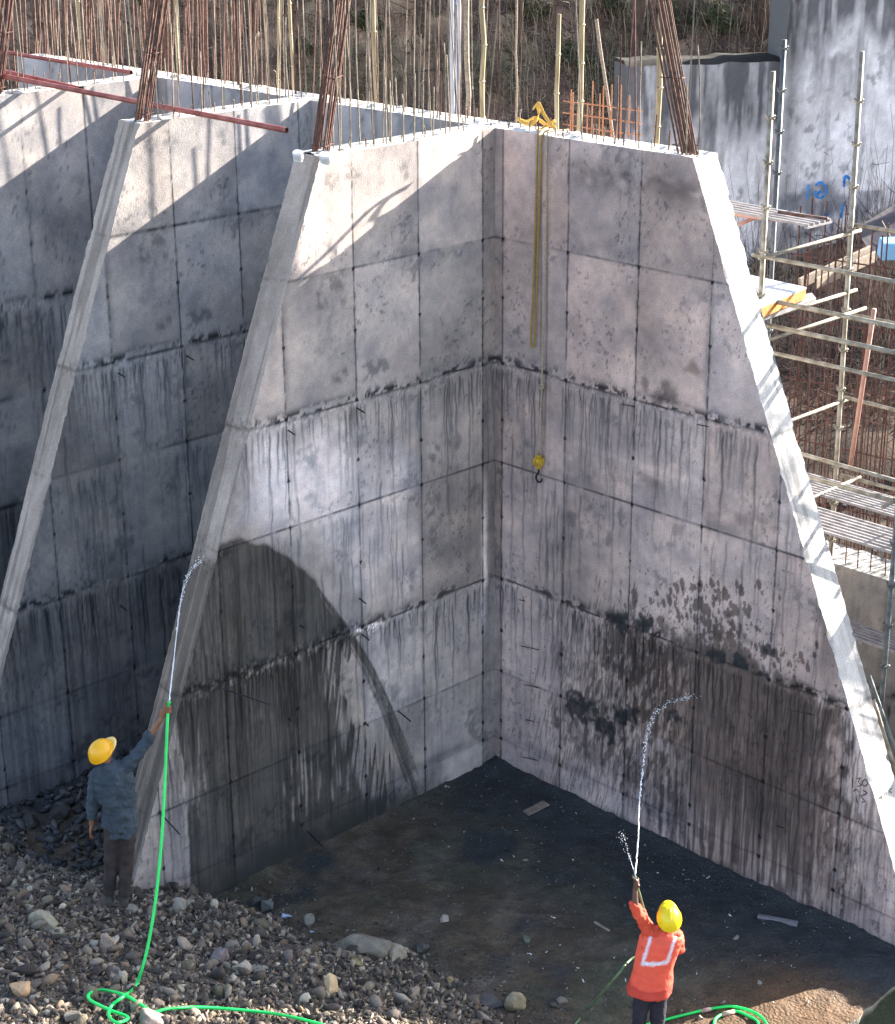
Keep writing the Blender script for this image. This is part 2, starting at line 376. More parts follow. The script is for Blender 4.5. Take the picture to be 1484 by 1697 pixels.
def paint(u, z, seed, seams, base=(.365, .345, .35), kind=None):
    """surface colour and wetness of a shuttered concrete face; u runs along the wall, z up"""
    R = random.Random(seed); sd = seed % 5
    c = np.ones(u.shape+(3,))*np.array(base)
    # panel to panel differences
    pi_ = np.searchsorted(np.array(seams), u); pj = np.searchsorted(np.array(JZ[::-1]), z)
    tab = np.array([[R.uniform(-1, 1) for _ in range(12)] for _ in range(12)]); tab2 = np.array([[R.uniform(-1, 1) for _ in range(12)] for _ in range(12)])
    pv = tab[np.clip(pi_, 0, 11), np.clip(pj, 0, 11)]; pw = tab2[np.clip(pi_, 0, 11), np.clip(pj, 0, 11)]
    c *= (1+.15*pv)[..., None]; c *= 1+np.stack([.03*pw, 0*pw, -.03*pw], -1)
    big = fbm(u*.9, z*.9, sd, 4); mid = fbm(u*3.2, z*3.2, sd+1, 5); fine = fbm(u*14, z*14, sd+2, 4)
    c *= (.58+.84*big)[..., None]; c *= (.66+.68*mid)[..., None]; c *= (.80+.40*fine)[..., None]
    c *= 1+np.stack([(mid-.5)*.14, (mid-.5)*.04, -(mid-.5)*.12], -1)
    vs = vn(u*26, z*.9, sd+3); c *= (1-.13*sstep(.55, .95, vs)*sstep(5.9, 5.4, z))[..., None]     # faint run marks
    dark = np.zeros(u.shape)
    blot = sstep(.60, .74, fbm(u*2.6+3, z*2.6, sd+3, 5)); dark = np.maximum(dark, .38*blot*sstep(.42, .6, fbm(u*11, z*11, sd, 3)))
    mask = fbm(u*1.3, z*5, sd+4, 3)
    pits = sstep(.66, .76, fbm(u*24, z*24, sd+1, 3))*sstep(.48, .62, fbm(u*1.6, z*1.6, sd+5, 3)); dark = np.maximum(dark, .45*pits)
    # vertical shutter seams
    for s in seams:
        wob = .006*(fbm(z*2, z*0+s, 1, 3)-.5)
        dd = np.abs(u-s-wob); st = .45+.5*fbm(z*1.7+s*9, z*0, 2, 3)
        brk = sstep(.28, .5, fbm(z*6+s*5, z*0, 5, 3)); dark = np.maximum(dark, st*np.exp(-(dd/.0105)**2)*1.15*(.35+.65*brk)); dark = np.maximum(dark, .8*sstep(.60, .70, fbm(u*30, z*9, 4, 3))*np.exp(-(dd/.022)**2))
        dark = np.maximum(dark, .34*np.exp(-(dd/.06)**2)*sstep(.45, .72, fbm(u*5, z*.8+s, 3, 3)))
    # lift joints
    for jz in JZ:
        rough = jz in (5.55, 2.7)
        wob = (fbm(u*1.2, u*0+jz, 4, 4)-.5)*(.10 if rough else .025)
        dd = z-jz-wob
        dark = np.maximum(dark, (.45+.5*fbm(u*2.5, u*0+jz, 5, 3))*np.exp(-(dd/(.016 if rough else .010))**2)*(.5+.5*sstep(.3, .5, fbm(u*7, u*0+jz, 3, 3)))*1.15)
        if rough:
            bl = sstep(.46, .56, fbm(u*14, z*18, 6, 4))*sstep(.30, .55, fbm(u*1.4, u*0+jz, 1, 3))
            dark = np.maximum(dark, .88*bl*np.exp(-((dd-.04)/.075)**2)); crumb = sstep(.56, .64, fbm(u*34, z*34, 2, 3))*np.exp(-(dd/.06)**2); c *= (1+.55*crumb)[..., None]
            dark = np.maximum(dark, .30*np.exp(-((dd-.02)/.16)**2)*sstep(.3, .7, mid))
            lt = np.exp(-((dd+.07)/.03)**2)*sstep(.5, .7, fbm(u*1.7, u*0+jz, 2, 3)); c *= (1+.3*lt)[..., None]
        else:
            dark = np.maximum(dark, .28*np.exp(-((dd-.06)/.07)**2)*sstep(.45, .7, fbm(u*2, z*2, 3, 3)))
        for s in seams:                       # tie holes
            dark = np.maximum(dark, .97*(np.hypot((u-s)*1.0, z-jz) < .027))
        zt = jz-.72
        for s in seams: dark = np.maximum(dark, .9*(np.hypot((u-s), z-zt) < .024))
    # run marks under the joints
    um = float(u.max())
    nfac = max(.25, um/5.5)
    D = drips(u, z, R, int(130*nfac), 5.50, .04, .25, 1.25, .85, 0, um)
    D = np.maximum(D, drips(u, z, R, int(190*nfac), 2.66, .05, .2, 1.1, .95, 0, um))
    D = np.maximum(D, drips(u, z, R, int(40*nfac), 4.2, .05, .3, 1.2, .55, 0, um))
    D = np.maximum(D, drips(u, z, R, int(50*nfac), 3.9, 1.2, .8, 2.2, .65, 0, um))
    D = np.maximum(D, drips(u, z, R, int(40*nfac), 1.35, .05, .3, 1.0, .40, 0, um))
    dark = np.maximum(dark, D)
    c *= (1-.97*np.clip(dark*1.12, 0, 1))[..., None]; c *= 1+np.stack([-.10*dark, 0*dark, .12*dark], -1)
    return c, dark, R
def apply_wet(c, wet, w_, tint=(.30, .33, .35)):
    c *= 1-w_[..., None]*(1-np.array(tint)); return np.maximum(wet, w_)

def A_uz(P): return [(-onX(px, py, 0)[1], onX(px, py, 0)[2]) for px, py in P]
def B_uz(P): return [(onY(px, py, 0)[0], onY(px, py, 0)[2]) for px, py in P]

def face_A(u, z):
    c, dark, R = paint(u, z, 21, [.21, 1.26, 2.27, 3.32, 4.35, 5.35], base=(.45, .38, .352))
    wet = dark*.2
    # lime bloom on the middle lifts
    pl = sstep(-.1, .5, polysd(u, z, A_uz([(410, 720), (560, 690), (690, 760), (740, 880), (700, 980), (600, 1020), (520, 960), (430, 900), (370, 880)]))+(fbm(u*2, z*2, 3)-.5)*.7)
    c *= 1+pl[..., None]*np.array([.72, .74, .82])*(.6+.5*fbm(u*4, z*4, 5))[..., None]
    # lime runs in the inner corner
    cr = np.exp(-((u-.17-.05*(fbm(z*2, z*0, 2)-.5))/.055)**2)*sstep(4.4, 3.4, z)*sstep(1.7, 2.9, z)*(.4+.9*fbm(u*20, z*3, 1))
    c *= (1+1.7*cr)[..., None]
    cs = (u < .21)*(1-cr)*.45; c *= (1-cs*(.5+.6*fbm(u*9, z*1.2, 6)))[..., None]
    # wetted by the hose
    P = A_uz([(285, 1010), (325, 925), (357, 903), (400, 893), (440, 903), (482, 928), (520, 962), (548, 1010), (577, 1042), (590, 1075), (566, 1090), (556, 1130), (590, 1185), (628, 1250), (655, 1310), (640, 1350), (480, 1440), (360, 1500), (318, 1490), (308, 1300), (292, 1190), (240, 1140)])
    sd = polysd(u, z, P)+(fbm(u*5, z*5, 2, 4)-.5)*.09+(vn(u*30, z*1.1, 3)-.5)*.34*sstep(2.75, 2.5, z)*sstep(4.4, 4.0, u)
    W = sstep(-.012, .02, sd)
    W = np.clip(W, 0, 1)
    # thin runs curving down outside the wet sheet
    arc = np.array(A_uz([(520, 965), (552, 1010), (585, 1060), (612, 1110), (638, 1170), (662, 1235), (684, 1300), (692, 1322)]))
    for k in range(34):
        a0 = R.uniform(0, .55); a1 = min(1, a0+R.uniform(.2, .6)); off_ = abs(R.gauss(0, .05))-.03; wd = R.uniform(.006, .014); L_ = []
        for t in np.linspace(a0, a1, 16):
            q = t*(len(arc)-1); i = min(int(q), len(arc)-2); p = arc[i]+(arc[i+1]-arc[i])*(q-i); L_.append((p[0]+off_*(.3+t)*1.6-(.10*t if k % 2 else 0), p[1]))
        L_ = np.array(L_)
        for p, q in zip(L_, L_[1:]):
            m = (np.abs(z-(p[1]+q[1])/2) < .22) & (np.abs(u-(p[0]+q[0])/2) < .15)
            e = q-p; t = np.clip(((u[m]-p[0])*e[0]+(z[m]-p[1])*e[1])/(e@e), 0, 1); dd = np.hypot(u[m]-p[0]-t*e[0], z[m]-p[1]-t*e[1]); W[m] = np.maximum(W[m], np.exp(-(dd/wd)**2))
    W0 = W.copy()
    # narrow runs leaving the wet sheet along its right edge
    inner = polysd(u, z, A_uz([(530, 1075), (575, 1050), (605, 1095), (628, 1160), (655, 1240), (672, 1300), (640, 1330), (600, 1330), (560, 1230), (530, 1150)]))
    sl = vn(u*34+z*6, z*.7, 2); W = W*(1-.80*sstep(.0, .12, inner)*sstep(.34, .52, sl))
    # dry slivers between the runs low down
    for k in range(46):
        ux = R.uniform(2.0, 3.6) if k < 30 else R.choice([4.75, 4.85, 4.95, 5.05])+R.gauss(0, .03)
        za = R.uniform(.45, 1.3); l = R.uniform(.25, .8); wd = R.uniform(.008, .022)
        if k >= 30: za += .6
        tt = np.clip((za+l-z)/l, 0, 1)*np.clip((z-za)/.12, 0, 1)
        W = W*(1-.8*np.exp(-((u-ux-.01*np.sin(z*5+k))/wd)**2)*(tt > 0)*np.clip(tt*2, 0, 1))
    P2 = drips(u, z, R, 26, 1.9, .5, .6, 1.8, 1.0, 4.7, 5.25, .012, .03); W = np.maximum(W, P2*(z < 2.1))
    W = W*(.93+.14*(mid_ := fbm(u*3, z*3, 4, 4)))
    W = np.clip(W, 0, 1)
    stk = sstep(.5, .85, vn(u*40, z*.5, 5))
    wet = apply_wet(c, wet, W, (.26, .275, .27)); c *= (1-.35*W*stk)[..., None]
    D = drips(u, z, R, 150, 3.3, 1.3, .9, 3.0, .98, .6, 5.3, .006, .017); c *= (1-.75*D*W0)[..., None]
    D = drips(u, z, R, 16, 2.9, 1.2, 1.6, 2.6, .98, 3.9, 5.1, .016, .035); c *= (1-.55*D*W0)[..., None]
    cru = np.exp(-((z-2.68)/.10)**2)*sstep(1.7, 2.2, u)*sstep(5.4, 4.2, u); h1_ = fbm(u*26, z*22, 3, 4); c *= (1+1.6*cru*sstep(.56, .66, h1_)-.75*cru*sstep(.50, .40, h1_))[..., None]
    cru = np.exp(-((z-4.22)/.07)**2)*sstep(4.0, 4.3, u); c *= (1-.8*cru*sstep(.46, .56, h1_))[..., None]
    rim = np.exp(-(sd/.035)**2)*sstep(2.6, 3.5, z)*sstep(4.7, 4.1, u)*.55; c *= (1-.5*rim)[..., None]
    # mud splashed at the foot
    foot = sstep(.62, .08, z+(fbm(u*2.5, z*2.5, 1)-.5)*.5); f2 = foot*sstep(.6, 1.6, u)*sstep(5.0, 4.4, u)
    c = c*(1-.88*f2[..., None])+np.array([.034, .036, .036])*.88*f2[..., None]
    return c, wet
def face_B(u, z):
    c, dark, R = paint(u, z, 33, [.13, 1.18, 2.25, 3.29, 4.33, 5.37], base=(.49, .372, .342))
    wet = dark*.2
    # dirty band under the coping
    t = np.exp(-((z-8.08+.05*np.sin(u*5))/.17)**2)*sstep(.9, 1.5, u)*sstep(.35, .6, fbm(u*2.5, z*4, 2)); c *= (1-.50*t)[..., None]
    # broad stain near the sloped end
    b = sstep(.20, .06, np.abs(u-5.03-(5.5-z)*.03+(fbm(z*2, z*0, 1)-.5)*.06))*sstep(5.6, 5.2, z)*sstep(2.6, 3.2, z); c *= (1-.46*b*(.7+.5*vn(u*50, z*.8, 3)))[..., None]
    # oblique smudge above the fourth joint
    e = np.abs(z-(4.62+(u-1.8)*(-.00)))
    t = np.exp(-((z-4.55-.06*np.sin(u*3))/.09)**2)*sstep(1.6, 2.4, u)*sstep(4.9, 4.2, u)*sstep(.35, .6, fbm(u*4, z*9, 2)); c *= (1-.36*t)[..., None]
    t = np.exp(-((z-4.78)/.05)**2)*sstep(1.0, 1.8, u)*sstep(5, 4.2, u); c *= (1+.16*t)[..., None]
    for (px, py, r) in ((1072, 640, .10), (1090, 655, .13), (1150, 610, .12), (1110, 655, .16)):
        q = onY(px, py, 0); dd = np.hypot(u-q[0], (z-q[2])*.8); c *= (1-.5*sstep(1.0, .2, dd/r+(fbm(u*9, z*9, 2)-.5)*1.6))[..., None]
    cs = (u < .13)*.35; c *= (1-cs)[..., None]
    for px, zb, a in ((898, 5.75, .55), (908, 4.6, .5), (889, 5.9, .35)):      # dark lines beside the ropes
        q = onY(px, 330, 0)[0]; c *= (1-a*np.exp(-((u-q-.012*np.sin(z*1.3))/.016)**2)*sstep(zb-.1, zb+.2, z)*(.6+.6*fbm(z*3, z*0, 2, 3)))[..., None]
    # wetted by the hose
    core = B_uz([(928, 1165), (950, 1120), (985, 1060), (1010, 1015), (1055, 1005), (1120, 1050), (1185, 1066), (1240, 1085), (1285, 1120), (1340, 1140), (1400, 1172), (1405, 1230), (1400, 1290), (1430, 1400), (1425, 1560), (1200, 1450), (1090, 1395), (1040, 1330), (960, 1260), (915, 1235)])
    n = fbm(u*7, z*4, 3, 5); sd = polysd(u, z, core)
    W = sstep(-.10, .16, sd+(n-.5)*.75)
    # mottled, blotchy runs in the left part
    ml = sstep(3.5, 2.6, u)+sstep(4.7, 5.6, u)*.9
    blot = fbm(u*17-z*2.5, z*6.5, 5, 4); W = W*(1-np.clip(ml, 0, 1)*(.88*sstep(.46, .60, blot)))
    low = sstep(1.1, .2, z-(.0))*sstep(.40, .60, vn(u*30, z*1.5, 6)); W = W*(1-.7*low)
    st = sstep(.62, .9, vn(u*36, z*.45, 2)); W = W*(1-.35*st*sstep(1.7, .9, z))
    # splashes above
    for k in range(430):
        if k < 260: px = R.gauss(1175, 42); py = R.uniform(965, 1095)
        elif k < 340: px = R.gauss(1045, 38); py = R.gauss(1025, 26)
        else: px = R.gauss(1270, 55); py = R.gauss(1105, 26)
        q = onY(px, py, 0); r = abs(R.gauss(0, .016))+.007
        m = (np.abs(u-q[0]) < .1) & (np.abs(z-q[2]) < .2)
        if m.any():
            ang = .35; du = (u[m]-q[0])+(z[m]-q[2])*ang*.4; W[m] = np.maximum(W[m], .95*(np.hypot(du/r, (z[m]-q[2])/(r*1.7)) < 1))
    for k in range(420):
        px = R.gauss(1150, 95); py = 1120-abs(R.gauss(0, 75)); q = onY(px, py, 0); m = np.hypot(u-q[0], (z-q[2])*.7) < .010; W[m] = .9
    for k in range(900):                      # short slanting dashes thrown left of the jet
        px = R.gauss(990, 58); py = R.gauss(1190, 95); q = onY(px, py, 0); r = R.uniform(.006, .016); l = R.uniform(.04, .15)
        m = (np.abs(u-q[0]) < .1) & (np.abs(z-q[2]) < l*1.3)
        if m.any(): W[m] = np.maximum(W[m], .8*np.clip(1.3-np.hypot(((u[m]-q[0])-(z[m]-q[2])*.18)/r, (z[m]-q[2])/l), 0, 1))
    W = np.clip(W, 0, 1)
    wet = apply_wet(c, wet, W, (.29, .28, .275))
    dk = 0
    for (px, py, r) in ((960, 1170, .26), (1000, 1200, .30), (1040, 1190, .25), (1030, 1030, .20), (1065, 1035, .16), (1190, 1085, .17), (1230, 1095, .15), (1275, 1080, .12), (1120, 1190, .15)):
        q = onY(px, py, 0); dk = np.maximum(dk, sstep(1.0, .55, np.hypot(u-q[0], (z-q[2])*1.3)/r+(fbm(u*13, z*11, 4, 4)-.5)*2.2))
    c = c*(1-.86*dk[..., None])+np.array([.016, .024, .032])*.6*dk[..., None]; wet = np.maximum(wet, dk)
    D = drips(u, z, R, 330, 2.0, .95, .5, 2.4, .98, 1.9, 6.3, .005, .013); c *= (1-.85*D)[..., None]
    lt = drips(u, z, R, 120, 1.7, .8, .15, .6, .9, 1.6, 6.0, .005, .011); c *= (1+1.1*lt*np.clip(W, 0, 1))[..., None]
    D = drips(u, z, R, 9, 2.0, .5, 1.6, 2.2, .95, 5.15, 5.55, .012, .025); c *= (1-.5*D)[..., None]
    foot = sstep(.16, .0, z+(fbm(u*2.5, z*2.5, 1)-.5)*.18); c *= (1-.6*foot)[..., None]
    return c, wet
def face_far(seed, sh=0):
    def f(u, z):
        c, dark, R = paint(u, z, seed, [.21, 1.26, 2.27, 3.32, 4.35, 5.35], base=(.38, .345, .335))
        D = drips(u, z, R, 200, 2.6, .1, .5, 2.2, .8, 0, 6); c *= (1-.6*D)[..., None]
        W = sstep(3.4, 2.2, z+(fbm(u*1.5, z*1.5, 2)-.5)*1.2)*.75*(1-.5*sstep(.5, .8, vn(u*22, z*.5, 4))); wet = apply_wet(c, dark*.2, W, (.50, .52, .57))  # lower face darker and cooler: wetness plus painted shade of the narrow bay
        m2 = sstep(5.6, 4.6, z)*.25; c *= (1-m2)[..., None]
        return c, wet
    return f
def plain(seed):
    def f(u, z):
        c = np.ones(u.shape+(3,))*np.array((.36, .35, .355)); c *= (.7+.6*fbm(u*2, z*2, seed))[..., None]*(.8+.4*fbm(u*12, z*12, seed+2))[..., None]
        return c, 0*u
    return f
def coping(u, v):
    c = np.ones(u.shape+(3,))*np.array((.52, .50, .47)); n = fbm(u*7, v*7, 3, 4)
    c *= (.75+.5*n)[..., None]; c *= (1-.7*sstep(.66, .72, fbm(u*13, v*13, 5, 4)))[..., None]
    return c, 0*u

# front slope of a buttress: distance from the corner as a function of height
EA = ([0, 2.7, 5.55, 8.4], [6.03, 4.96, 3.85, 2.70])
EB = ([0, 2.7, 5.55, 8.4], [6.56, 5.41, 4.17, 2.955])
def chip(z, s, a=.012):
    r = (fbm(z*22, z*0+s, 3, 3)-.5)*2*a+sstep(.68, .8, vn(z*9, z*0+s, 2))*-.02
    return r
def wall_face(A, place, paintf, EDG, du, dz, u0=0., flip=False, seed=1, chipa=.012, rough=.004):
    """place(u, z, off) -> xyz ; a grid from u0 to the sloped edge"""
    zs = np.arange(0, H+1e-6, dz); zs = np.linspace(-.6, H, len(zs)+int(.6/dz)); um = max(EDG[1])+.3
    us = np.arange(u0, um, du)
    U, Zg = np.meshgrid(us, zs); E_ = np.interp(Zg, *EDG)+chip(Zg, seed, chipa)
    E_ = E_+np.where(Zg < 0, (0-Zg)*.42, 0)
    clipped = U >= E_; U2 = np.minimum(U, E_)
    c, wet = paintf(U2, Zg)
    off = (fbm(U2*5, Zg*5, 2, 4)-.5)*rough
    P = place(U2, Zg, off)
    F = grid_faces(*U.shape, flip=flip); cf = clipped.ravel()[F].all(1)
    # keep quads that still have some width
    uf = U2.ravel()[F]; keep = (uf.max(1)-uf.min(1) > 1e-5)
    A.add(P.reshape(-1, 3), F[keep], c.reshape(-1, 3), wet.ravel())
def slope_face(A, place, EDG, thick, paintf, seed=1, flip=False, dz=.03, nt_=26, chipa=.012, tfun=None):
    zs = np.linspace(-.6, H, int(9/dz)); ts = np.linspace(0, 1, nt_)
    T, Zg = np.meshgrid(ts, zs); E_ = np.interp(Zg, *EDG)+chip(Zg, seed, chipa)*(1-T)**8+chip(Zg, seed+7, chipa)*T**8
    E_ = E_+np.where(Zg < 0, (0-Zg)*.42, 0)
    c, wet = paintf(T*thick, Zg)
    P = place(E_, Zg, T*thick)
    A.add(P.reshape(-1, 3), grid_faces(*T.shape, flip=flip), c.reshape(-1, 3), wet.ravel())
def end_paint(seed, base, kind):
    def f(t, z):
        c = np.ones(t.shape+(3,))*np.array(base)
        c *= (.60+.8*fbm(t*3, z*1.5, seed, 4))[..., None]*(.78+.44*fbm(t*12, z*7, seed+1, 4))[..., None]; c *= (1-.35*sstep(.55, .7, vn(t*16, z*.8, seed+2)))[..., None]
        d = np.zeros(t.shape)
        for jz in JZ:
            wob = (fbm(t*6, t*0+jz, 3)-.5)*.06; r = jz in (5.55, 2.7)
            d = np.maximum(d, (.75 if r else .45)*np.exp(-((z-jz-wob)/(.025 if r else .012))**2))
            if r: d = np.maximum(d, .5*sstep(.5, .65, fbm(t*18, z*18, 5, 3))*np.exp(-((z-jz)/.12)**2))
        R = random.Random(seed)
        Dr = drips(t, z, R, 60, 2.65, .03, .6, 2.4, .55, 0, .4, .004, .010); Dr = np.maximum(Dr, drips(t, z, R, 34, 5.5, .03, .6, 2., .35, 0, .4, .004, .010))
        d = np.maximum(d, Dr)
        wet = d*.1
        if kind == 'A':
            W = sstep(4.25, 4.0, z+(fbm(t*8, z*8, 2, 4)-.5)*.35)*(1-.35*sstep(.5, .8, vn(t*30, z*.6, 1)))*.85
            W *= 1-.4*sstep(1.3, .4, z)
            c *= 1-W[..., None]*(1-np.array([.24, .21, .185])); wet = np.maximum(wet, W)
            d = np.maximum(d, .6*sstep(.62, .7, fbm(t*25, z*25, 5, 3))*np.exp(-((z-4.15)/.25)**2))
        c *= (1-.75*d)[..., None]
        return c, wet
    return f

wall = empty('retaining_wall', (0, 0, 0))
tag(wall, 'tall stepped grey concrete retaining wall with sloping buttresses and wet patches', 'wall')
TA, TB = .42, .42
def buttress(x0, paintf, du, dz, seed, endkind, top_step=0, thick=.42):
    A = Acc()
    wall_face(A, lambda u, z, o: np.stack([x0+o, -u, z], -1), paintf, EA, du, dz, seed=seed, u0=0.0, flip=True)
    slope_face(A, lambda e, z, t: np.stack([x0-t, -e, z], -1), EA, thick, end_paint(seed+50, (.37, .295, .255), endkind), seed=seed, flip=False, dz=dz)
    # far side
    zs = np.linspace(-.6, H, 60); us = np.linspace(0, 1, 30); T, Zg = np.meshgrid(us, zs); E_ = np.interp(Zg, *EA)+chip(Zg, seed+7)
    E_ = E_+np.where(Zg < 0, (0-Zg)*.42, 0)
    c, wv = plain(2)(T*5, Zg); A.add(np.stack([x0-thick+0*T, -T*E_, Zg], -1).reshape(-1, 3), grid_faces(*T.shape), c.reshape(-1, 3), 0)
    # rough top
    uu = np.linspace(0, 1, 120); tt = np.linspace(0, 1, 14); U, T = np.meshgrid(uu, tt); e = 2.70
    zt = H+(fbm(U*14, T*3, seed, 4)-.5)*.09*np.minimum(1, np.minimum(T, 1-T)*6); c, wv = coping(U*e, T*thick)
    A.add(np.stack([x0-T*thick, -U*(e+float(chip(np.array(H), seed))), zt], -1).reshape(-1, 3), grid_faces(*U.shape, flip=False), c.reshape(-1, 3), 0)
    o = mkobj('buttress', A.mesh('buttress'), 'concrete', wall)
    return o
buttress(0.0, face_A, .0125, .024, 4, 'A')['label'] = 'middle buttress with a wide wet sheet on its side'
buttress(-3.35, face_far(41), .018, .036, 9, 'dry')['label'] = 'buttress in front of the dark bay behind the worker in blue'
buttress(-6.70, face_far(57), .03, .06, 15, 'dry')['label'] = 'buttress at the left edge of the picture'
# stem
A = Acc()
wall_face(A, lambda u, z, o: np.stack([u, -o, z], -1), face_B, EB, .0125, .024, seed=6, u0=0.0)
slope_face(A, lambda e, z, t: np.stack([e, t, z], -1), EB, TB, end_paint(88, (.47, .45, .44), 'B'), seed=6, flip=False)
for (xa, xb) in ((-3.35, -TA), (-6.7, -3.35-TA), (-10.4, -6.7-TA)):
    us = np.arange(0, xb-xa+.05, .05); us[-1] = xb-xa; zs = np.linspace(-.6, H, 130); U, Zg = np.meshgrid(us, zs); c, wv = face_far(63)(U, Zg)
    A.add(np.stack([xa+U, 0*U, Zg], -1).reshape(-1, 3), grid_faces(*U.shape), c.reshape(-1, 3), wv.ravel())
us = np.linspace(0, 1, 60); zs = np.linspace(-.6, H, 40); U, Zg = np.meshgrid(us, zs); E_ = np.interp(Zg, *EB)+np.where(Zg < 0, -Zg*.42, 0)+chip(Zg, 13)
XX = -10.4+U*(E_+10.4); c, wv = plain(3)(XX, Zg); A.add(np.stack([XX, TB+0*U, Zg], -1).reshape(-1, 3), grid_faces(*U.shape, flip=True), c.reshape(-1, 3), 0)
U, T = np.meshgrid(np.linspace(-10.4, 2.955, 640), np.linspace(0, 1, 14)); zt = H+(fbm(U*5, T*3, 3, 4)-.5)*.11*np.minimum(1, np.minimum(T, 1-T)*6); c, wv = coping(U, T*TB)
A.add(np.stack([U, T*TB, zt], -1).reshape(-1, 3), grid_faces(*U.shape), c.reshape(-1, 3), 0)
U, Zg = np.meshgrid(np.linspace(0, TB, 6), np.linspace(-.6, H, 30)); c, wv = plain(3)(U, Zg); A.add(np.stack([-10.4+0*U, U, Zg], -1).reshape(-1, 3), grid_faces(*U.shape, flip=True), c.reshape(-1, 3), 0)
mkobj('stem', A.mesh('stem'), 'concrete', wall)
# hand-written marks on the stem and its sloping end
def ribbon(bm, pts, w, n):
    n = Vector(n); pts = [Vector(p) for p in pts]
    L_ = []; R_ = []
    for i, p in enumerate(pts):
        t = (pts[min(i+1, len(pts)-1)]-pts[max(i-1, 0)]).normalized(); s = t.cross(n).normalized()*w*.5; L_.append(bm.verts.new(p+s)); R_.append(bm.verts.new(p-s))
    for i in range(len(pts)-1): bm.faces.new((L_[i], L_[i+1], R_[i+1], R_[i]))
def strokes(name, S, P, w, n, m, parent, amp=0):
    bobj(name, lambda bm: [ribbon(bm, crom([P(*q) for q in s], 5), w*rnd.uniform(.8, 1.2), n) for s in S], m, parent)
S = [[(1413, 1289), (1413, 1305)], [(1420, 1291), (1426, 1289), (1423, 1296), (1428, 1301), (1421, 1303)], [(1433, 1291), (1429, 1298), (1433, 1303), (1438, 1298), (1434, 1291)], [(1415, 1312), (1419, 1308), (1424, 1313)], [(1431, 1310), (1437, 1314), (1433, 1317)],
     [(1419, 1320), (1421, 1331)], [(1434, 1317), (1427, 1319), (1431, 1325), (1434, 1328), (1428, 1330)]]
strokes('handwritten_mark', S, lambda px, py: onY(px, py, -.006), .010, (0, -1, 0), 'ink', wall)
nB = Vector((.92, 0, .39)).normalized()
def onBe(px, py):
    p = np.array([5.37, 0, 2.77]); n = np.array(nB); q = onP(px, py, p, n); return q+n*.02
strokes('handwritten_mark', [[(1456, 1322), (1459, 1320), (1458, 1325)], [(1464, 1315), (1467, 1313), (1466, 1318)], [(1471, 1309), (1476, 1307)], [(1472, 1311), (1476, 1314)]], onBe, .014, nB, 'ink', wall)

# ------------------------------------------------------------------ tie rods left in the walls
def tie(p, dvec, l, label, r=.009):
    p = Vector(p); dvec = Vector(dvec).normalized()
    o = bobj('tie_rod', lambda bm: tube(bm, [p-dvec*.02, p+dvec*l*.5, p+dvec*l+Vector((0, 0, -.01*l))], r, 6), 'darksteel')
    tag(o, label, 'rod', 'short dark tie rods sticking out of the walls')
GA = 'short dark tie rod sticking out of the middle buttress'
GB = 'short dark tie rod sticking out of the wall right of the inner corner'
GC = 'short dark tie rod sticking out of the shaded buttress behind the worker in blue'
for px, py, l in ((592, 676, .16), (478, 713, .14), (596, 992, .14), (600, 1051, .16), (510, 1378, .34), (268, 1350, .42), (498, 1036, .08), (478, 1190, .07), (660, 1178, .28), (604, 1197, .09)):
    tie(onX(px, py, 0), (1, -.15, -.12), l, GA)
tie(onX(370, 1142, 0), (1, .9, -.45), .55, 'long dark rod hanging out of the wet sheet on the middle buttress')
for px, py, l in ((1052, 674, .16), (1174, 707, .13), (893, 1077, .24), (893, 1140, .20), (886, 1196, .12), (890, 1260, .20), (1348, 1185, .26), (1300, 1372, .10), (870, 996, .08)):
    tie(onY(px, py, 0), (-.9, -.5, .12), l, GB, .006)
for px, py in ((196, 618), (200, 1004), (310, 590)):
    tie(onX(px, py, -3.35), (1, -.1, -.1), .16, GC)

# ------------------------------------------------------------------ rebars
def rod_mesh(name, kind, R_):
    def f(bm):
        if kind == 'hook':
            P = [(0, 0, t) for t in (0, .3, .6, .88)]+[(.0, .012, .94), (.02, .03, .985), (.045, .03, 1.0), (.07, .02, .985), (.085, 0, .95)]
            tube(bm, P, R_, 6)
        else:
            b = .0 if kind == 'straight' else .035
            tube(bm, [(b*math.sin(t*2.2)-b*t*.3, b*.6*math.sin(t*3.1), t) for t in np.linspace(0, 1, 7)], R_, 6)
    bm = bmesh.new(); f(bm); me = bpy.data.meshes.new(name); bm.to_mesh(me); bm.free(); return me
RM = {}
for m_ in ('rust', 'palerust', 'darkrust'):
    for k_ in ('straight', 'bent', 'hook'):
        me = rod_mesh('rebar', k_, .0085); me.materials.append(MT[m_]); RM[m_, k_] = me
def rebar(x, y, z, l, label, group, mm=None, tilt=.03, kind=None, name='starter_bar'):
    mm = mm or rnd.choice(['rust', 'palerust', 'palerust', 'darkrust']); kind = kind or rnd.choices(['straight', 'bent', 'hook'], [6, 3, .6])[0]
    o = bpy.data.objects.new(name, RM[mm, kind]); COL.objects.link(o)
    o.location = (x, y, z); o.scale = (1, 1, l) if kind != 'hook' else (l*.7, 1, l)
    o.rotation_euler = (rnd.gauss(0, tilt), rnd.gauss(0, tilt), rnd.uniform(0, 6.28))
    tag(o, label, 'rebar', group)
GS = 'starter bars standing in the wall tops'
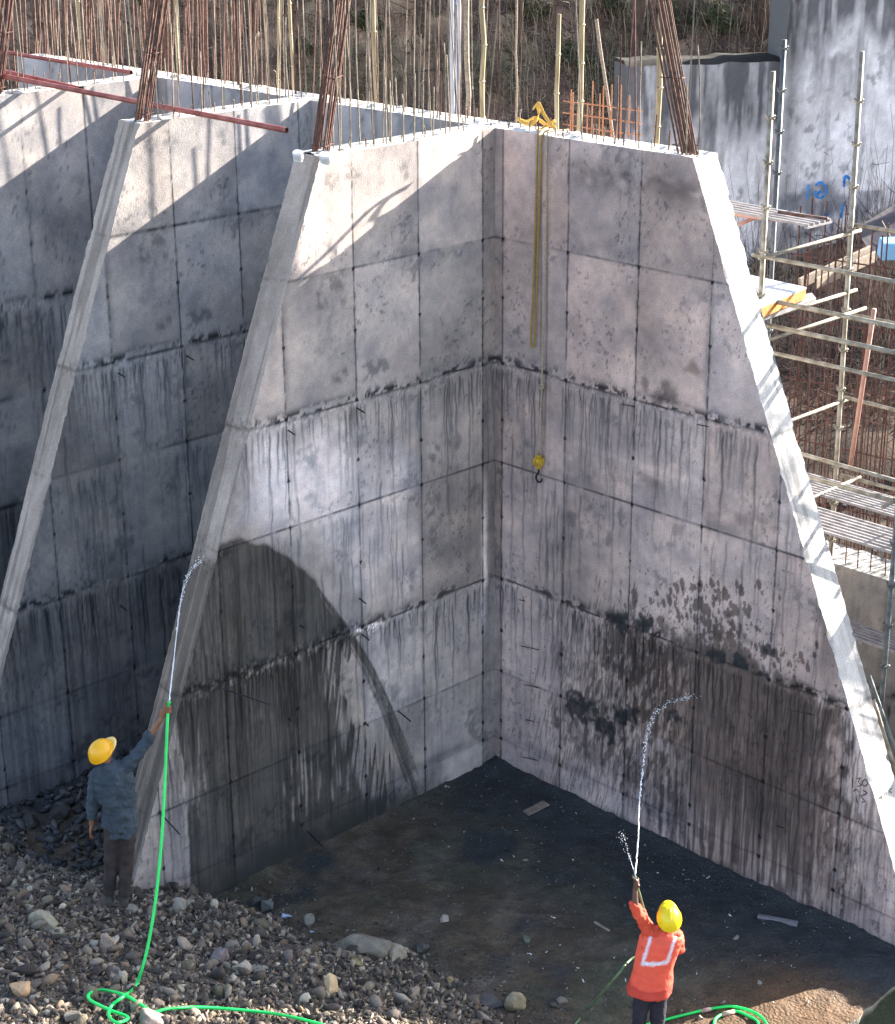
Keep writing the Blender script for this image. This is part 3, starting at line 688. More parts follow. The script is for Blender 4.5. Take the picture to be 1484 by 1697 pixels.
for (xa, xb, n, lab) in ((-10.2, -6.8, 17, 'thin rusty starter bar in the wall top behind the left edge buttress'), (-6.65, -3.5, 17, 'thin starter bar in the main wall top between the two rusty bar bundles at left'), (-3.3, -.1, 18, 'thin starter bar in the main wall top behind the middle buttress'), (.1, 2.9, 13, 'thin starter bar in the main wall top right of the inner corner')):
    for row in (.07, .28):
        for i in range(n):
            x = xa+(xb-xa)*(i+rnd.uniform(.2, .8))/n
            l = rnd.choices([rnd.uniform(.15, .7), rnd.uniform(.9, 1.7), rnd.uniform(1.8, 3.4)], [4, 3, 3])[0]
            if xa > 0: l = rnd.choice([.12, .18, .25, .2, .15, .2, .3]) if x < 1.3 else rnd.choice([.12, .18, .25, .4, 2.6, 1.2, 1.9, .8])
            rebar(x, row+rnd.uniform(-.02, .02), H-.05, l, lab, GS)
for (x0, n, lab) in ((0, 14, 'thin starter bar in the top of the middle buttress'), (-3.35, 14, 'thin starter bar in the top of the shaded second buttress'), (-6.7, 12, 'thin starter bar in the top of the left edge buttress')):
    for row in (-.07, -.27):
        for i in range(n):
            y = -.25-2.15*(i+rnd.uniform(.2, .8))/n
            rebar(x0+row, y, H-.05, rnd.choices([rnd.uniform(.15, .4), rnd.uniform(.5, 1.2), rnd.uniform(1.3, 2.4)], [4, 4, 3])[0], lab, GS, 'palerust' if rnd.random() < .6 else None)

def bundle(base, axis, across, n, L_, label, mm='darkrust', sp=.048):
    root = empty('rebar_bundle', base); tag(root, label, 'rebar bundle', 'leaning rusty rebar bundles on the buttress tops')
    axis = Vector(axis).normalized(); across = Vector(across).normalized(); dep = axis.cross(across).normalized()
    for i in range(n):
        r = i % 2; k = i//2
        p = across*((k-(n//2-1)/2)*sp+r*.02)+dep*(r-.5)*.11
        def f(bm, p=p):
            j = Vector((rnd.gauss(0, .02), rnd.gauss(0, .02), 0)); l = L_*rnd.uniform(.85, 1.1)
            tube(bm, [p-axis*.1, p+axis*l*.5+j*.6, p+axis*l+j*3], .0135, 6)
        bobj('bar', f, mm if rnd.random() < .75 else 'rust', root)
    for h in (.12, .85, 1.7):
        def g(bm):
            c = axis*h; a = across*(n//2*sp/2+.02); b = dep*.075
            tube(bm, [c+a+b, c-a+b, c-a-b, c+a-b, c+a+b], .006, 5)
        bobj('stirrup', g, mm, root)
axA = (.0, .37, 1.0)
bundle((-.20, -2.52, H-.03), (.0, .22, 1), (0.6, -1, 0), 9, 3.6, 'dark rusty rebar bundle leaning from the top of the middle buttress', sp=.06)
bundle((-3.35-.20, -2.50, H-.03), (.0, .25, 1), (0.6, -1, 0), 9, 3.4, 'brown rebar bundle leaning from the second buttress where the long red pipe crosses', sp=.048)
bundle((-6.7-.20, -2.50, H-.03), (.0, .25, 1), (0.6, -1, 0), 9, 3.4, 'dark rebar bundle at the left edge of the picture')
bundle((2.74, .17, H-.03), (-.29, .0, 1), (1, 0.25, 0), 9, 3.6, 'reddish rebar bundle leaning from the wall end beside the scaffold', 'rust', sp=.048)

# little cement pats at the foot of the middle bundle
for px, py, r, lb in ((494, 258, .055, 'round white cement pat left of the middle rebar bundle'), (540, 262, .07, 'round white cement pat right of the middle rebar bundle')):
    c = onZ(px, py, H+.04)
    def f(bm):
        tube(bm, [Vector(c)+Vector((.0, 0, -.05)), Vector(c)+Vector((.01, -.0, -.015)), Vector(c)+Vector((.03, -.03, .04)), Vector(c)+Vector((.032, -.032, .05))], [r*.9, r, r, r*.85], 14)
    tag(bobj('cement_pat', f, 'scrap'), lb, 'cement pat')

# orange cage of bars lying on the wall behind the yellow webbing
def cage(name, label, o, ex, ez, nx, nz, w, h, m, vr=.009, grp=None, jit=.03, names=('bar', 'bar')):
    root = empty(name, o); tag(root, label, 'rebar cage', grp); ex = Vector(ex); ez = Vector(ez)
    for i in range(nx):
        p = ex*(w*(i+.5)/nx+rnd.uniform(-jit, jit)); q = p+ez*h*rnd.uniform(.93, 1.06)+ex*rnd.gauss(0, jit)
        bobj(names[0], lambda bm: tube(bm, [p, (p+q)/2+ex*rnd.gauss(0, jit*.3), q], vr, 5), m, root)
    for k in range(nz):
        a = ez*h*(k+.5)/nz; 
        bobj(names[1], lambda bm: tube(bm, [a-ex*.04, a+ex*w*.5+ez*rnd.gauss(0, .01), a+ex*(w+.04)], vr, 5), m, root)
    return root
cage('rebar_cage', 'orange rusty rebar mesh standing behind the wall and the yellow webbing', (-.98, 2.3, 4.6), (1, 0, 0), (0, .0, 1), 12, 26, 1.25, 3.85, 'orangerust')
cage('rebar_cage', 'dense brown curtain of rebars behind the scaffold', (-.2, 6.4, -.2), (1, .12, 0), (0, .0, 1), 84, 7, 7.2, 6.5, 'darkrust', vr=.012, jit=.05)
cage('rebar_cage', 'low brown rebar curtain standing behind the walkway gratings', (1.6, 4.4, .2), (1, .05, 0), (0, .0, 1), 60, 5, 5.0, 4.6, 'rust', vr=.009, jit=.05)
cage('rebar_cage', 'thick reddish rebar thicket behind the wall top at upper left', (-14.2, 2.2, 4.8), (.92, .39, 0), (0.02, .04, 1), 70, 2, 4.8, 6.0, 'rust', vr=.018, jit=.16)
cage('rebar_cage', 'pale tan rebar thicket behind the wall top left of the second bundle', (-11.8, 5.0, 4.5), (.9, .42, 0), (0.0, .02, 1), 26, 2, 5.2, 6.4, 'palerust', vr=.009, jit=.16)

# ------------------------------------------------------------------ posts and poles behind the wall
def pole(px, py0, Yv, rr0, ztop, label, m='bamboo', name='bamboo_pole', lean=(0, 0), cat='pole', zb=None, nodes=True, grp=None):
    p = onY(px, py0, Yv); zb = float(hill_z(p[0], p[1]))-.2 if zb is None else zb
    b = Vector((p[0]-lean[0]*(p[2]-zb), p[1]-lean[1]*(p[2]-zb), zb)); t = Vector((p[0]+lean[0]*(ztop-p[2]), p[1]+lean[1]*(ztop-p[2]), ztop))
    def f(bm):
        n = max(6, int((t-b).length/.45)); P = []; Rr = []; r = rr0*.78
        for i in range(n+1):
            q = b.lerp(t, i/n)+Vector((rnd.gauss(0, .008), rnd.gauss(0, .008), 0))
            if nodes and 0 < i < n:
                dz = (t-b).normalized()*.02; P += [q-dz, q, q+dz]; Rr += [r*.95, r*1.3, r*.95]
            else: P.append(q); Rr.append(r*(.9 if i else 1))
        tube(bm, P, Rr, 8)
    tag(bobj(name, f, m), label, cat, grp)
pole(925, 205, 1.1, .036, 9.62, 'pale bamboo pole rising right beside the yellow webbing')
pole(800, 185, 1.2, .042, 10.05, 'bright bamboo pole standing behind the inner corner')
pole(962, 205, 1.5, .045, 12.2, 'tall knotted bamboo pole running out of the picture above the orange cage')
pole(1088, 235, 1.6, .045, 12.0, 'greenish bamboo pole behind the reddish bundle')
pole(622, 160, 1.3, .040, 9.6, 'olive bamboo pole behind the middle buttress')
pole(297, 110, 1.4, .038, 12.5, 'pale straight bamboo pole right of the second rebar bundle')
pole(134, 85, 1.5, .045, 9.55, 'short pale post at the upper left end of the main wall', lean=(.02, 0))
pole(487, 140, 2.4, .035, 10.6, 'crooked pale stick behind the shaded second bay', lean=(-.06, .02))
pole(463, 140, 2.6, .025, 9.9, 'thin leaning stick left of the crooked pale one', lean=(.05, 0))
pole(775, 190, 2.2, .05, 9.7, 'thick dull post just right of the white pipes', m='timber', name='timber_post', nodes=False)
pole(750, 185, 3.0, .045, 13, 'left one of two tall white pipes behind the wall', m='whiteboard', name='white_pipe', cat='pipe', nodes=False)
pole(760, 185, 2.6, .052, 13, 'right one of two tall white pipes behind the wall', m='whiteboard', name='white_pipe', cat='pipe', nodes=False)
pole(856, 185, 2.0, .02, 9.9, 'thin grey stick between two bamboo poles behind the wall', m='timber', name='timber_post', nodes=False)
pole(1012, 200, 2.6, .03, 9.4, 'slanting grey prop right of the tall knotted bamboo pole', m='timber', name='timber_post', nodes=False, lean=(-.22, 0))

# red pipes across the buttress tops
def pipe(a, b, r, label, m='redpipe'):
    a = Vector(a); b = Vector(b); root = empty('red_pipe', a); tag(root, label, 'pipe', 'red pipes lying across the buttress tops')
    bobj('pipe_body', lambda bm: tube(bm, [Vector((0, 0, 0)), (b-a)*.5+Vector((0, 0, -.01)), b-a], r, 12, caps=False), m, root, True)
    d_ = (b-a).normalized(); bobj('pipe_bore', lambda bm: tube(bm, [b-a-d_*.05, b-a-d_*.012], r*.97, 12), 'black', root)
pipe((-10.6, -2.72, 8.78), (-1.50, -1.93, 8.43), .034, 'longest red pipe crossing in front of the second rebar bundle')
pipe((-10.5, -2.55, 8.88), tuple(onX(133, 147, -5.9)), .033, 'short red pipe ending left of the second rebar bundle, lower one')
pipe((-10.4, -1.35, 8.75), tuple(onX(218, 120, -6.0)), .028, 'thin upper red pipe ending just left of the second rebar bundle')

# ------------------------------------------------------------------ ropes, hook block, webbing
def rope(P, r, m, label, name='rope', k=8):
    tag(bobj(name, lambda bm: tube(bm, crom(P, k), r, 7), m, None, True), label, 'rope')
top1 = onY(892, 222, -.03)
rope([(top1[0]-.1, .2, H+.06), (top1[0]-.02, .02, H+.05), (top1[0], -.03, H-.02), onY(889, 330, -.03), onY(884, 480, -.04), onY(880, 560, -.05), onY(884, 574, -.05), onY(888, 540, -.04), onY(892, 400, -.03), onY(896, 290, -.03), (top1[0]+.06, -.02, H-.02), (top1[0]+.05, .1, H+.05)], .011, 'yellowrope', 'looped yellow rope hanging over the wall top')
blk = onY(893, 765, -.07)
rope([(top1[0]+.22, .25, H+.05), (top1[0]+.16, .0, H+.05), (top1[0]+.15, -.04, H-.04), onY(906, 330, -.05), onY(902, 480, -.05), onY(898, 638, -.06), (blk[0], blk[1], blk[2]+.1)], .010, 'palerope', 'long pale rope carrying the yellow hook block')
hb = empty('hook_block', blk); tag(hb, 'yellow hook block with black hook hanging on a long rope', 'hook block')
def f(bm):
    for a in (-.022, .022):
        tube(bm, [Vector((a-.018, 0, -.0)), Vector((a+.018, 0, -.0))], [.062, .062], 16)
    box(bm, (0, 0, .055), .06, .05, .05); box(bm, (0, 0, -.07), .045, .04, .04)
bobj('block', f, 'hookyellow', hb)
bobj('hook', lambda bm: tube(bm, crom([(0, 0, -.07), (.0, 0, -.14), (-.035, 0, -.19), (-.035, 0, -.235), (0, 0, -.262), (.045, 0, -.245), (.062, 0, -.20)], 5), [.013]*30+[.008]), 'darksteel', hb) if False else None
hk = crom([(0, 0, -.07), (.0, 0, -.14), (-.035, 0, -.19), (-.035, 0, -.235), (0, 0, -.262), (.045, 0, -.245), (.062, 0, -.20)], 5)
bobj('hook', lambda bm: tube(bm, hk, [.013-.006*max(0, i/len(hk)-.7)/.3 for i in range(len(hk))], 8), 'darksteel', hb, True)
kn = onY(898, 640, -.06)
def f(bm):
    for a in range(3): tube(bm, [Vector(kn)+Vector((math.cos(q)*.026, math.sin(q)*.02, math.sin(q+a)*.018+.012*(a-1))) for q in np.linspace(0, 6.28, 12)], .010, 6)
tag(bobj('rope_knot', f, 'palerope'), 'pale knot halfway down the long rope', 'knot')
wb = empty('safety_webbing', (onZ(893, 205, H))); tag(wb, 'crumpled orange yellow safety webbing lying on the wall top', 'webbing')
def band(bm, P, wv, th):
    C_ = crom(P, 6); tube(bm, C_, [(wv, th)]*len(C_), 8, side=(.3, .2, 1))
o0 = np.array(wb.location)
def loc_(px, py, yv, dz=0): return tuple(onY(px, py, yv)-o0+np.array([0, 0, dz]))
bobj('strap', lambda bm: band(bm, [loc_(862, 200, .2), loc_(880, 206, .15), loc_(893, 190, .2), loc_(890, 175, .22), loc_(884, 180, .24), loc_(893, 172, .2), loc_(902, 190, .15), loc_(912, 205, .1), loc_(921, 214, .1)], .024, .007), 'yellowcloth', wb, True)
bobj('strap', lambda bm: band(bm, [loc_(858, 197, .3), loc_(872, 202, .3), loc_(886, 196, .28), loc_(897, 201, .25), loc_(908, 208, .2), loc_(920, 200, .22)], .022, .007), 'yellowcloth', wb, True)

# ------------------------------------------------------------------ lower wall, scaffold and boards on the right
LW = empty('lower_wall', (3, 2.9, -1.3)); tag(LW, 'lower dark concrete wall behind the scaffold at the right edge', 'wall')
A = Acc()
U, Zg = np.meshgrid(np.arange(0, 5.0, .04), np.arange(0, 4.26, .05)); c, dk_, R_ = paint(U, Zg, 71, [.4, 1.45, 2.5, 3.5], base=(.20, .19, .185)); 
A.add(np.stack([-1.5+U, (fbm(U*3, Zg*3, 2)-.5)*.01, Zg], -1).reshape(-1, 3), grid_faces(*U.shape), c.reshape(-1, 3), 0)
U, T = np.meshgrid(np.arange(0, 5.0, .04), np.linspace(0, .6, 14)); zt = 4.25+(fbm(U*6, T*6, 2)-.5)*.08*(T > .02); c, _w = coping(U, T); c *= (1-.5*sstep(.5, .6, fbm(U*9, T*9, 2)))[..., None]
U_, T_ = U, T
A.add(np.stack([-1.5+U, T, zt], -1).reshape(-1, 3), grid_faces(*U.shape), c.reshape(-1, 3), 0)
U, Zg = np.meshgrid(np.linspace(0, .6, 8), np.linspace(0, 4.25, 30)); c, _w = plain(4)(U, Zg); c *= .7
A.add(np.stack([3.46+0*U, U, Zg], -1).reshape(-1, 3), grid_faces(*U.shape), c.reshape(-1, 3), 0)
U, Zg = np.meshgrid(np.linspace(-1.5, 3.46, 20), np.linspace(0, 4.25, 20)); c, _w = plain(4)(U, Zg); c *= .7
A.add(np.stack([U, .6+0*U, Zg], -1).reshape(-1, 3), grid_faces(*U.shape, flip=True), c.reshape(-1, 3), 0)
mkobj('wall_body', A.mesh('wall_body'), 'concrete', LW)
for i in range(18):
    rebar(2.9+i*.19+rnd.uniform(-.03, .03), 2.98, 2.9, rnd.uniform(.5, 1.1), 'dark starter bar in the white-topped lower wall under the gratings', 'starter bars of the lower wall', 'darkrust', .02, 'straight')

SF = empty('scaffold', (3.05, 1.22, -1.3)); tag(SF, 'galvanised tube scaffold with ring couplers beside the sloping wall end', 'scaffold')
so = Vector(SF.location)
def stub(name, a, b, r, m='galv'):
    a = Vector(a)-so; b = Vector(b)-so; return bobj(name, lambda bm: tube(bm, [a, (a+b)/2, b], r, 10), m, SF, True)
def standard(x, y, zt, m='galv', x2=None, y2=None, r=.030):
    x2 = x if x2 is None else x2; y2 = y if y2 is None else y2
    stub('standard', (x, y, -1.3), (x2, y2, zt), r, m)
    z = 2.7
    while z < zt-.1:
        k = (z+1.3)/(zt+1.3); c = Vector((x+(x2-x)*k, y+(y2-y)*k, z))-so
        def f(bm):
            tube(bm, [c+Vector((0, 0, -.012)), c+Vector((0, 0, .012))], r*1.75, 10)
            for a in (0, 1.57, 3.14, 4.71):
                tube(bm, [c+Vector((math.cos(a)*r*.9, math.sin(a)*r*.9, -.02)), c+Vector((math.cos(a)*r*2.1, math.sin(a)*r*2.1, .03))], .012, 5)
        bobj('coupler', f, m, SF); z += .5
standard(3.05, 1.22, 9.2); standard(3.05, 3.05, 9.27, y2=2.92); standard(1.86, 3.05, 9.3, 'galvdark'); standard(5.05, 1.22, 5.2, 'galvdark'); standard(5.2, 3.05, 8.5)
for (z, y) in ((7.14, 1.22), (6.36, 1.22), (6.05, 1.22), (4.95, 1.22), (4.68, 1.22), (7.24, 3.0), (6.63, 1.30), (6.15, 3.0), (5.08, 3.06), (4.05, 3.1)):
    xa = 3.05 if y > 2 else 2.9
    stub('ledger', (xa, y, z), (5.6, y+.02, z+rnd.uniform(-.03, .03)), .024 if z not in (6.63, 6.36) else .028)
for (z, x) in ((7.13, 3.05), (5.02, 3.05), (6.2, 3.2), (4.05, 3.3), (6.4, 3.05)):
    stub('transom', (x, 1.15, z), (x, 3.15, z+.02), .022)
stub('transom', (4.9, 1.15, 4.62), (4.9, 3.1, 4.66), .022)
# leaning pipes
def leanpipe(a, b, r, m, label, name='leaning_pipe', cat='pipe', grp=None):
    tag(bobj(name, lambda bm: tube(bm, [Vector(a), (Vector(a)+Vector(b))/2, Vector(b)], r, 10), m, None, True), label, cat, grp)
leanpipe(onY(1410, 770, 2.2), onY(1449, 512, 2.0), .028, 'pinkpipe', 'faded red pipe leaning upright behind the scaffold ledgers')
leanpipe(onY(1441, 1120, .9), onY(1500, 1290, .8), .022, 'galvdark', 'upper dark pipe sloping down beside the sunlit wall end')
leanpipe(onY(1448, 1160, 1.0), onY(1500, 1330, .9), .025, 'galv', 'lower pale pipe sloping down beside the sunlit wall end')
leanpipe(onY(1225, 372, 2.3), onY(1265, 355, 2.6), .025, 'pinkpipe', 'short faded red tube under the upper grating')
leanpipe(onZ(1290, 352, 7.52), onZ(1372, 363, 7.52), .022, 'rust', 'rusty tube end poking out past the upper grating')
# gratings
def grating(a, ex, ey, L_, W_, nb, label, m='grate'):
    root = empty('walkway_grating', a); tag(root, label, 'grating', 'steel walkway gratings on the scaffold')
    ex = Vector(ex).normalized(); ey = Vector(ey).normalized(); M3 = Matrix((ex, ey, Vector((0, 0, 1)))).transposed()
    for k in range(nb):
        c = ex*L_/2+ey*(W_*k/(nb-1)); bobj('bar', lambda bm: box(bm, c, L_, .028, .03, M3), m, root)
    for t in np.linspace(0.01, .99, 4):
        c = ex*L_*t+ey*W_/2+Vector((0, 0, -.024)); bobj('cross_bar', lambda bm: box(bm, c, .05, W_+.06, .02, M3), m, root)
grating((2.7, 2.30, 4.06), (1, 0, 0), (0, 1, 0), 2.9, .52, 8, 'farther of the two pale gratings level with the lower wall top')
grating((3.0, 1.38, 4.02), (1, 0, 0), (0, 1, 0), 2.6, .60, 8, 'nearer of the two pale gratings level with the lower wall top')
grating((3.3, 2.20, 2.40), (1, 0, 0), (0, 1, 0), 2.4, .38, 6, 'lowest grating hung against the dark lower wall')
ug = onZ(1205, 346, 7.5); grating((ug[0]-.5, 1.62, 7.5), (1, -.04, 0), (0, 1, 0), 1.75, .42, 5, 'upper grating poking out past the sunlit wall end')
leanpipe((ug[0]-.5, 1.56, 7.46), tuple(onZ(1340, 371, 7.46)), .026, 'pinkpipe', 'square-cut tube carrying the upper grating')
# orange shutter panel lying on the scaffold
SP = empty('shutter_panel', (3.0, 1.7, 6.66)); tag(SP, 'white faced shutter panel with orange rim lying on the scaffold', 'panel')
q = [Vector(onZ(px, py, 6.66))-Vector(SP.location) for px, py in ((1228, 452), (1337, 476), (1262, 508), (1200, 490))]
def slab(bm, Q, t):
    a = [bm.verts.new(v) for v in Q]; b = [bm.verts.new(v-Vector((0, 0, t))) for v in Q]
    bm.faces.new(a); bm.faces.new(b[::-1])
    for i in range(len(Q)): bm.faces.new((a[i], b[i], b[(i+1) % len(Q)], a[(i+1) % len(Q)]))
bobj('face_sheet', lambda bm: slab(bm, q, .02), 'whiteboard', SP)
bobj('rim', lambda bm: slab(bm, [v*.985+Vector((0, 0, -.021)) for v in q], .12), 'orangeboard', SP)
cl = onZ(1262, 522, 6.48); cr_ = onZ(1352, 495, 6.48)
tag(bobj('timber_plank', lambda bm: slab(bm, [Vector(onZ(px, py, 6.50)) for px, py in ((1255, 512), (1345, 484), (1353, 494), (1262, 526))], .05), 'grate'), 'grey plank carrying the orange rimmed shutter panel', 'plank')
# dark sheet with pale blue box, planks behind
tp = [far(1418, 378, 30.5), far(1484, 338, 31), far(1560, 330, 31), far(1560, 440, 30), far(1484, 432, 30), far(1440, 415, 30.2)]
def f(bm):
    Q = [Vector(p) for p in tp]; n = Vector((.7, -.7, .2)).normalized(); a = [bm.verts.new(v) for v in Q]; b = [bm.verts.new(v-n*.05) for v in Q]
    bm.faces.new(a); bm.faces.new(b[::-1])
    for i in range(len(Q)): bm.faces.new((a[i], b[i], b[(i+1) % len(Q)], a[(i+1) % len(Q)]))
tag(bobj('dark_board', f, 'tarp'), 'dark leaning board behind the scaffold at the right edge', 'board')
bb = far(1476, 412, 29.6)
tag(bobj('blue_box', lambda bm: box(bm, bb, .34, .25, .30, Matrix.Rotation(.9, 3, 'Z') @ Matrix.Rotation(.25, 3, 'X'), bev=.015), 'bluebox'), 'light blue plastic box on the dark board at the right edge', 'box')
leanpipe(far(1462, 366, 29.9), far(1478, 396, 29.8), .008, 'palerope', 'short pale cord tied to the light blue box', 'cord', 'cord')
for a, b, lb in (((1325, 470), (1443, 415), 'weathered plank leaning behind the scaffold, upper one of the pair'), ((1352, 470), (1452, 424), 'weathered plank leaning behind the scaffold, lower one of the pair')):
    pa = Vector(far(*a, 29.0)); pb = Vector(far(*b, 30)); dd = (pb-pa); L_ = dd.length; ex = dd.normalized(); ey = Vector((0, 0, 1)).cross(ex).normalized(); ez = ex.cross(ey)
    M3 = Matrix((ex, ey, ez)).transposed(); tag(bobj('timber_plank', lambda bm: box(bm, (pa+pb)/2, L_, .05, .17, M3, bev=.006), 'timber'), lb, 'plank')

# unseen board stack added past the slab edge to shade the sunlit ground
st_ = empty('added_shade_boards', (7.2, .8, -1.3)); tag(st_, 'unseen stack of timber boards added to shade the ground at the sunlit corner', 'added shade blocker')
for i in range(5):
    bobj('board', lambda bm: box(bm, (0, -.12+i*.06, 1.06+rnd.uniform(-.02, .02)), 1.6, .045, 2.12, bev=.004), 'timber', st_)

# old stained wall far behind
NP = np.array([.85, -.53, 0.0]); NP /= np.linalg.norm(NP); ET = np.array([.53, .85, 0.0]); ET /= np.linalg.norm(ET); P0 = np.array([-7.8, 16.0, 0])
OW = empty('old_wall', P0); tag(OW, 'old pale wall streaked with black mould behind the scaffold', 'wall')
def wt(px, py): q = onP(px, py, P0, NP)-P0; return float(q@ET), float(q[2])
tl, _ = wt(1036, 200); tm, zm = wt(1297, 90); tr = tm+11
def old_paint(T, Zg, top):
    c = np.ones(T.shape+(3,))*np.array((.86, .80, .80)); c *= (.75+.5*fbm(T*14, Zg*9, 3, 4))[..., None]; c *= (.60+.74*fbm(T*.7, Zg*.5, 1, 5))[..., None]*(.82+.36*fbm(T*4, Zg*3, 2, 5))[..., None]
    run = fbm(T*2.6, Zg*.35, 3, 4); rf = fbm(T*9, Zg*.8, 5, 4)
    dd = (top-Zg)
    mould = sstep(2.3, .7, dd+(fbm(T*1.6, Zg*1.2, 4, 4)-.5)*1.6+(rf-.5)*.5)
    mould = np.maximum(mould, .62*sstep(.52, .66, run)*sstep(4.8, .8, dd)); mould = np.maximum(mould, .45*sstep(.5, .7, rf)*sstep(.42, .6, run))
    mould = np.maximum(mould, .75*sstep(.56, .68, fbm(T*2.2+7, Zg*2.2, 6, 5))*sstep(5.0, 3.2, Zg))
    mould = np.maximum(mould, .8*sstep(.50, .62, fbm(T*1.8, Zg*.9, 7, 5))*sstep(3.4, 1.2, dd)); mould = mould*(.6+.55*sstep(.3, .6, rf)); mould = np.maximum(mould, .55*sstep(.58, .68, fbm(T*7, Zg*5, 2, 4))*sstep(.42, .55, fbm(T*1.1, Zg*.9, 5, 3)))
    c = c*(1-.88*np.clip(mould, 0, 1)[..., None])+np.array([.035, .037, .045])*.88*np.clip(mould, 0, 1)[..., None]
    return c
A = Acc()
for (ta, tb, top, off) in ((tl, tm, 7.12, 0.0), (tm, tr, 8.95, .18)):
    T, Zg = np.meshgrid(np.arange(ta, tb, .04), np.linspace(.8, top, 150)); tw = top+(fbm(T*1.2, T*0, 2)-.5)*.18
    Zt = .8+(Zg-.8)/(top-.8)*(tw-.8); c = old_paint(T, Zt, tw); px_ = np.clip(1-np.abs(T-tm-.15)/.35, 0, 1)*(off > 0); c *= (1-.55*px_)[..., None]
    if off > 0:                                                     # damp patch round the blue painting
        q = wt(1350, 345); bl = sstep(1.0, .3, np.hypot((T-q[0])/1.5, (Zt-q[1])/.55)+(fbm(T*3, Zt*3, 2, 5)-.5)*1.9); c = c*(1-.7*bl[..., None])+np.array([.06, .075, .11])*.7*bl[..., None]
    Pp = ET[None, None]*T[..., None]+NP[None, None]*(off+(fbm(T*2, Zg*2, 3)-.5)*.05)[..., None]; Pp[..., 2] += Zt
    A.add(Pp.reshape(-1, 3), grid_faces(*T.shape), c.reshape(-1, 3), 0)
    T2, K2 = np.meshgrid(np.arange(ta, tb, .1), np.linspace(0, -.8, 6)); tw2 = top+(fbm(T2*1.2, T2*0, 2)-.5)*.18
    Pp = ET[None, None]*T2[..., None]+NP[None, None]*(off+K2)[..., None]; Pp[..., 2] += tw2-.01+.1*(K2 < -.1); cc = np.array([.022, .019, .016])*(.3+1.4*fbm(T2*4, K2*4, 2))[..., None]
    A.add(Pp.reshape(-1, 3), grid_faces(*T2.shape), cc.reshape(-1, 3), 0)
    for te in ((ta,) if off == 0 else (ta, tb)):
        K, Zs = np.meshgrid(np.linspace(-.8, off, 5), np.linspace(.8, top, 30)); Pp = ET[None, None]*te+NP[None, None]*K[..., None]; Pp = Pp+0*Zs[..., None]; Pp[..., 2] = Zs; cc = np.ones(K.shape+(3,))*.14
        A.add(Pp.reshape(-1, 3), grid_faces(*K.shape), cc.reshape(-1, 3), 0)
mkobj('wall_body', A.mesh('wall_body'), 'concrete', OW)
# blue painted characters on it
def onO(px, py): return onP(px, py, P0+NP*.25, NP)-P0
S = [[(1340, 306), (1339, 318), (1339, 330)], [(1352, 308), (1359, 302), (1367, 308), (1369, 319), (1362, 328), (1353, 325), (1352, 316)], [(1356, 324), (1358, 318), (1363, 319)], [(1399, 303), (1402, 292), (1409, 297)], [(1400, 298), (1399, 310)],
     [(1365, 350), (1372, 356), (1366, 362), (1376, 366)], [(1398, 338), (1396, 350), (1393, 362)]]
strokes('painted_mark', S, onO, .055, NP, 'paint', OW)

# ------------------------------------------------------------------ trees, bushes and dry growth on the hill
def leaf_crown(center, rad, n, size, name, parent, m='leaf', clumps=9):
    R = np.random.default_rng(int(abs(center[0])*100+abs(center[1])*10)); cc = R.normal(size=(clumps, 3)); cc /= np.linalg.norm(cc, axis=1)[:, None]; cc *= R.uniform(.3, .85, (clumps, 1))*np.array(rad)
    k = R.integers(0, clumps, n); P = cc[k]+R.normal(size=(n, 3))*np.array(rad)*.2
    P += np.array(center); d1 = R.normal(size=(n, 3)); d1 /= np.linalg.norm(d1, axis=1)[:, None]; d2 = np.cross(d1, R.normal(size=(n, 3))); d2 /= np.linalg.norm(d2, axis=1)[:, None]
    s = size*R.uniform(.6, 1.3, (n, 1)); V = np.stack([P-d1*s, P+d2*s*.45, P+d1*s, P-d2*s*.45], 1).reshape(-1, 3)
    return mkobj(name, fast_mesh(name, V, np.arange(4*n).reshape(-1, 4)), m, parent)
def tree(x, y, h, r, label, lean=(0, 0), crown=None, nl=1500, branches=7, cm='leaf', kind='tree', seed=1, first=.45):
    z0 = float(hill_z(x, y))-.3; root = empty(kind, (x, y, z0)); tag(root, label, 'tree', None); R = random.Random(seed)
    P = [Vector((lean[0]*t*h+R.gauss(0, .03*h*t), lean[1]*t*h+R.gauss(0, .03*h*t), t*h)) for t in np.linspace(0, 1, 8)]
    bobj('trunk', lambda bm: tube(bm, crom(P, 3), list(np.linspace(r, r*.35, 22)), 9), 'bark', root, True)
    def f(bm):
        for i in range(branches):
            t = R.uniform(first, .95); b = P[int(t*7)]; a = R.uniform(0, 6.28); L_ = min(h*R.uniform(.15, .3), 2.0)
            e = b+Vector((math.cos(a)*L_, math.sin(a)*L_, L_*R.uniform(.3, .9))); mid = (b+e)/2+Vector((R.gauss(0, .1), R.gauss(0, .1), -.1*L_))
            tube(bm, crom([b, mid, e], 3), list(np.linspace(r*.35, r*.07, 7)), 6)
            for j in range(4):
                c = mid.lerp(e, R.random()); a2 = R.uniform(0, 6.28); l2 = L_*R.uniform(.3, .6); tube(bm, [c, c+Vector((math.cos(a2)*l2*.7, math.sin(a2)*l2*.7, l2*R.uniform(-.3, .8)))], [r*.1, r*.03], 4)
    bobj('limbs', f, 'bark', root, True)
    if crown: leaf_crown((lean[0]*h, lean[1]*h, h*crown[0]), (crown[1], crown[1], crown[2]), nl, .13, 'crown', root, cm)
    return root
def at_hill(px, py):
    d_ = ray(px, py); t = 26
    while t < 80:
        p = CAM+d_*t
        if p[2] < float(hill_z(p[0], p[1])): break
        t += .1
    return p
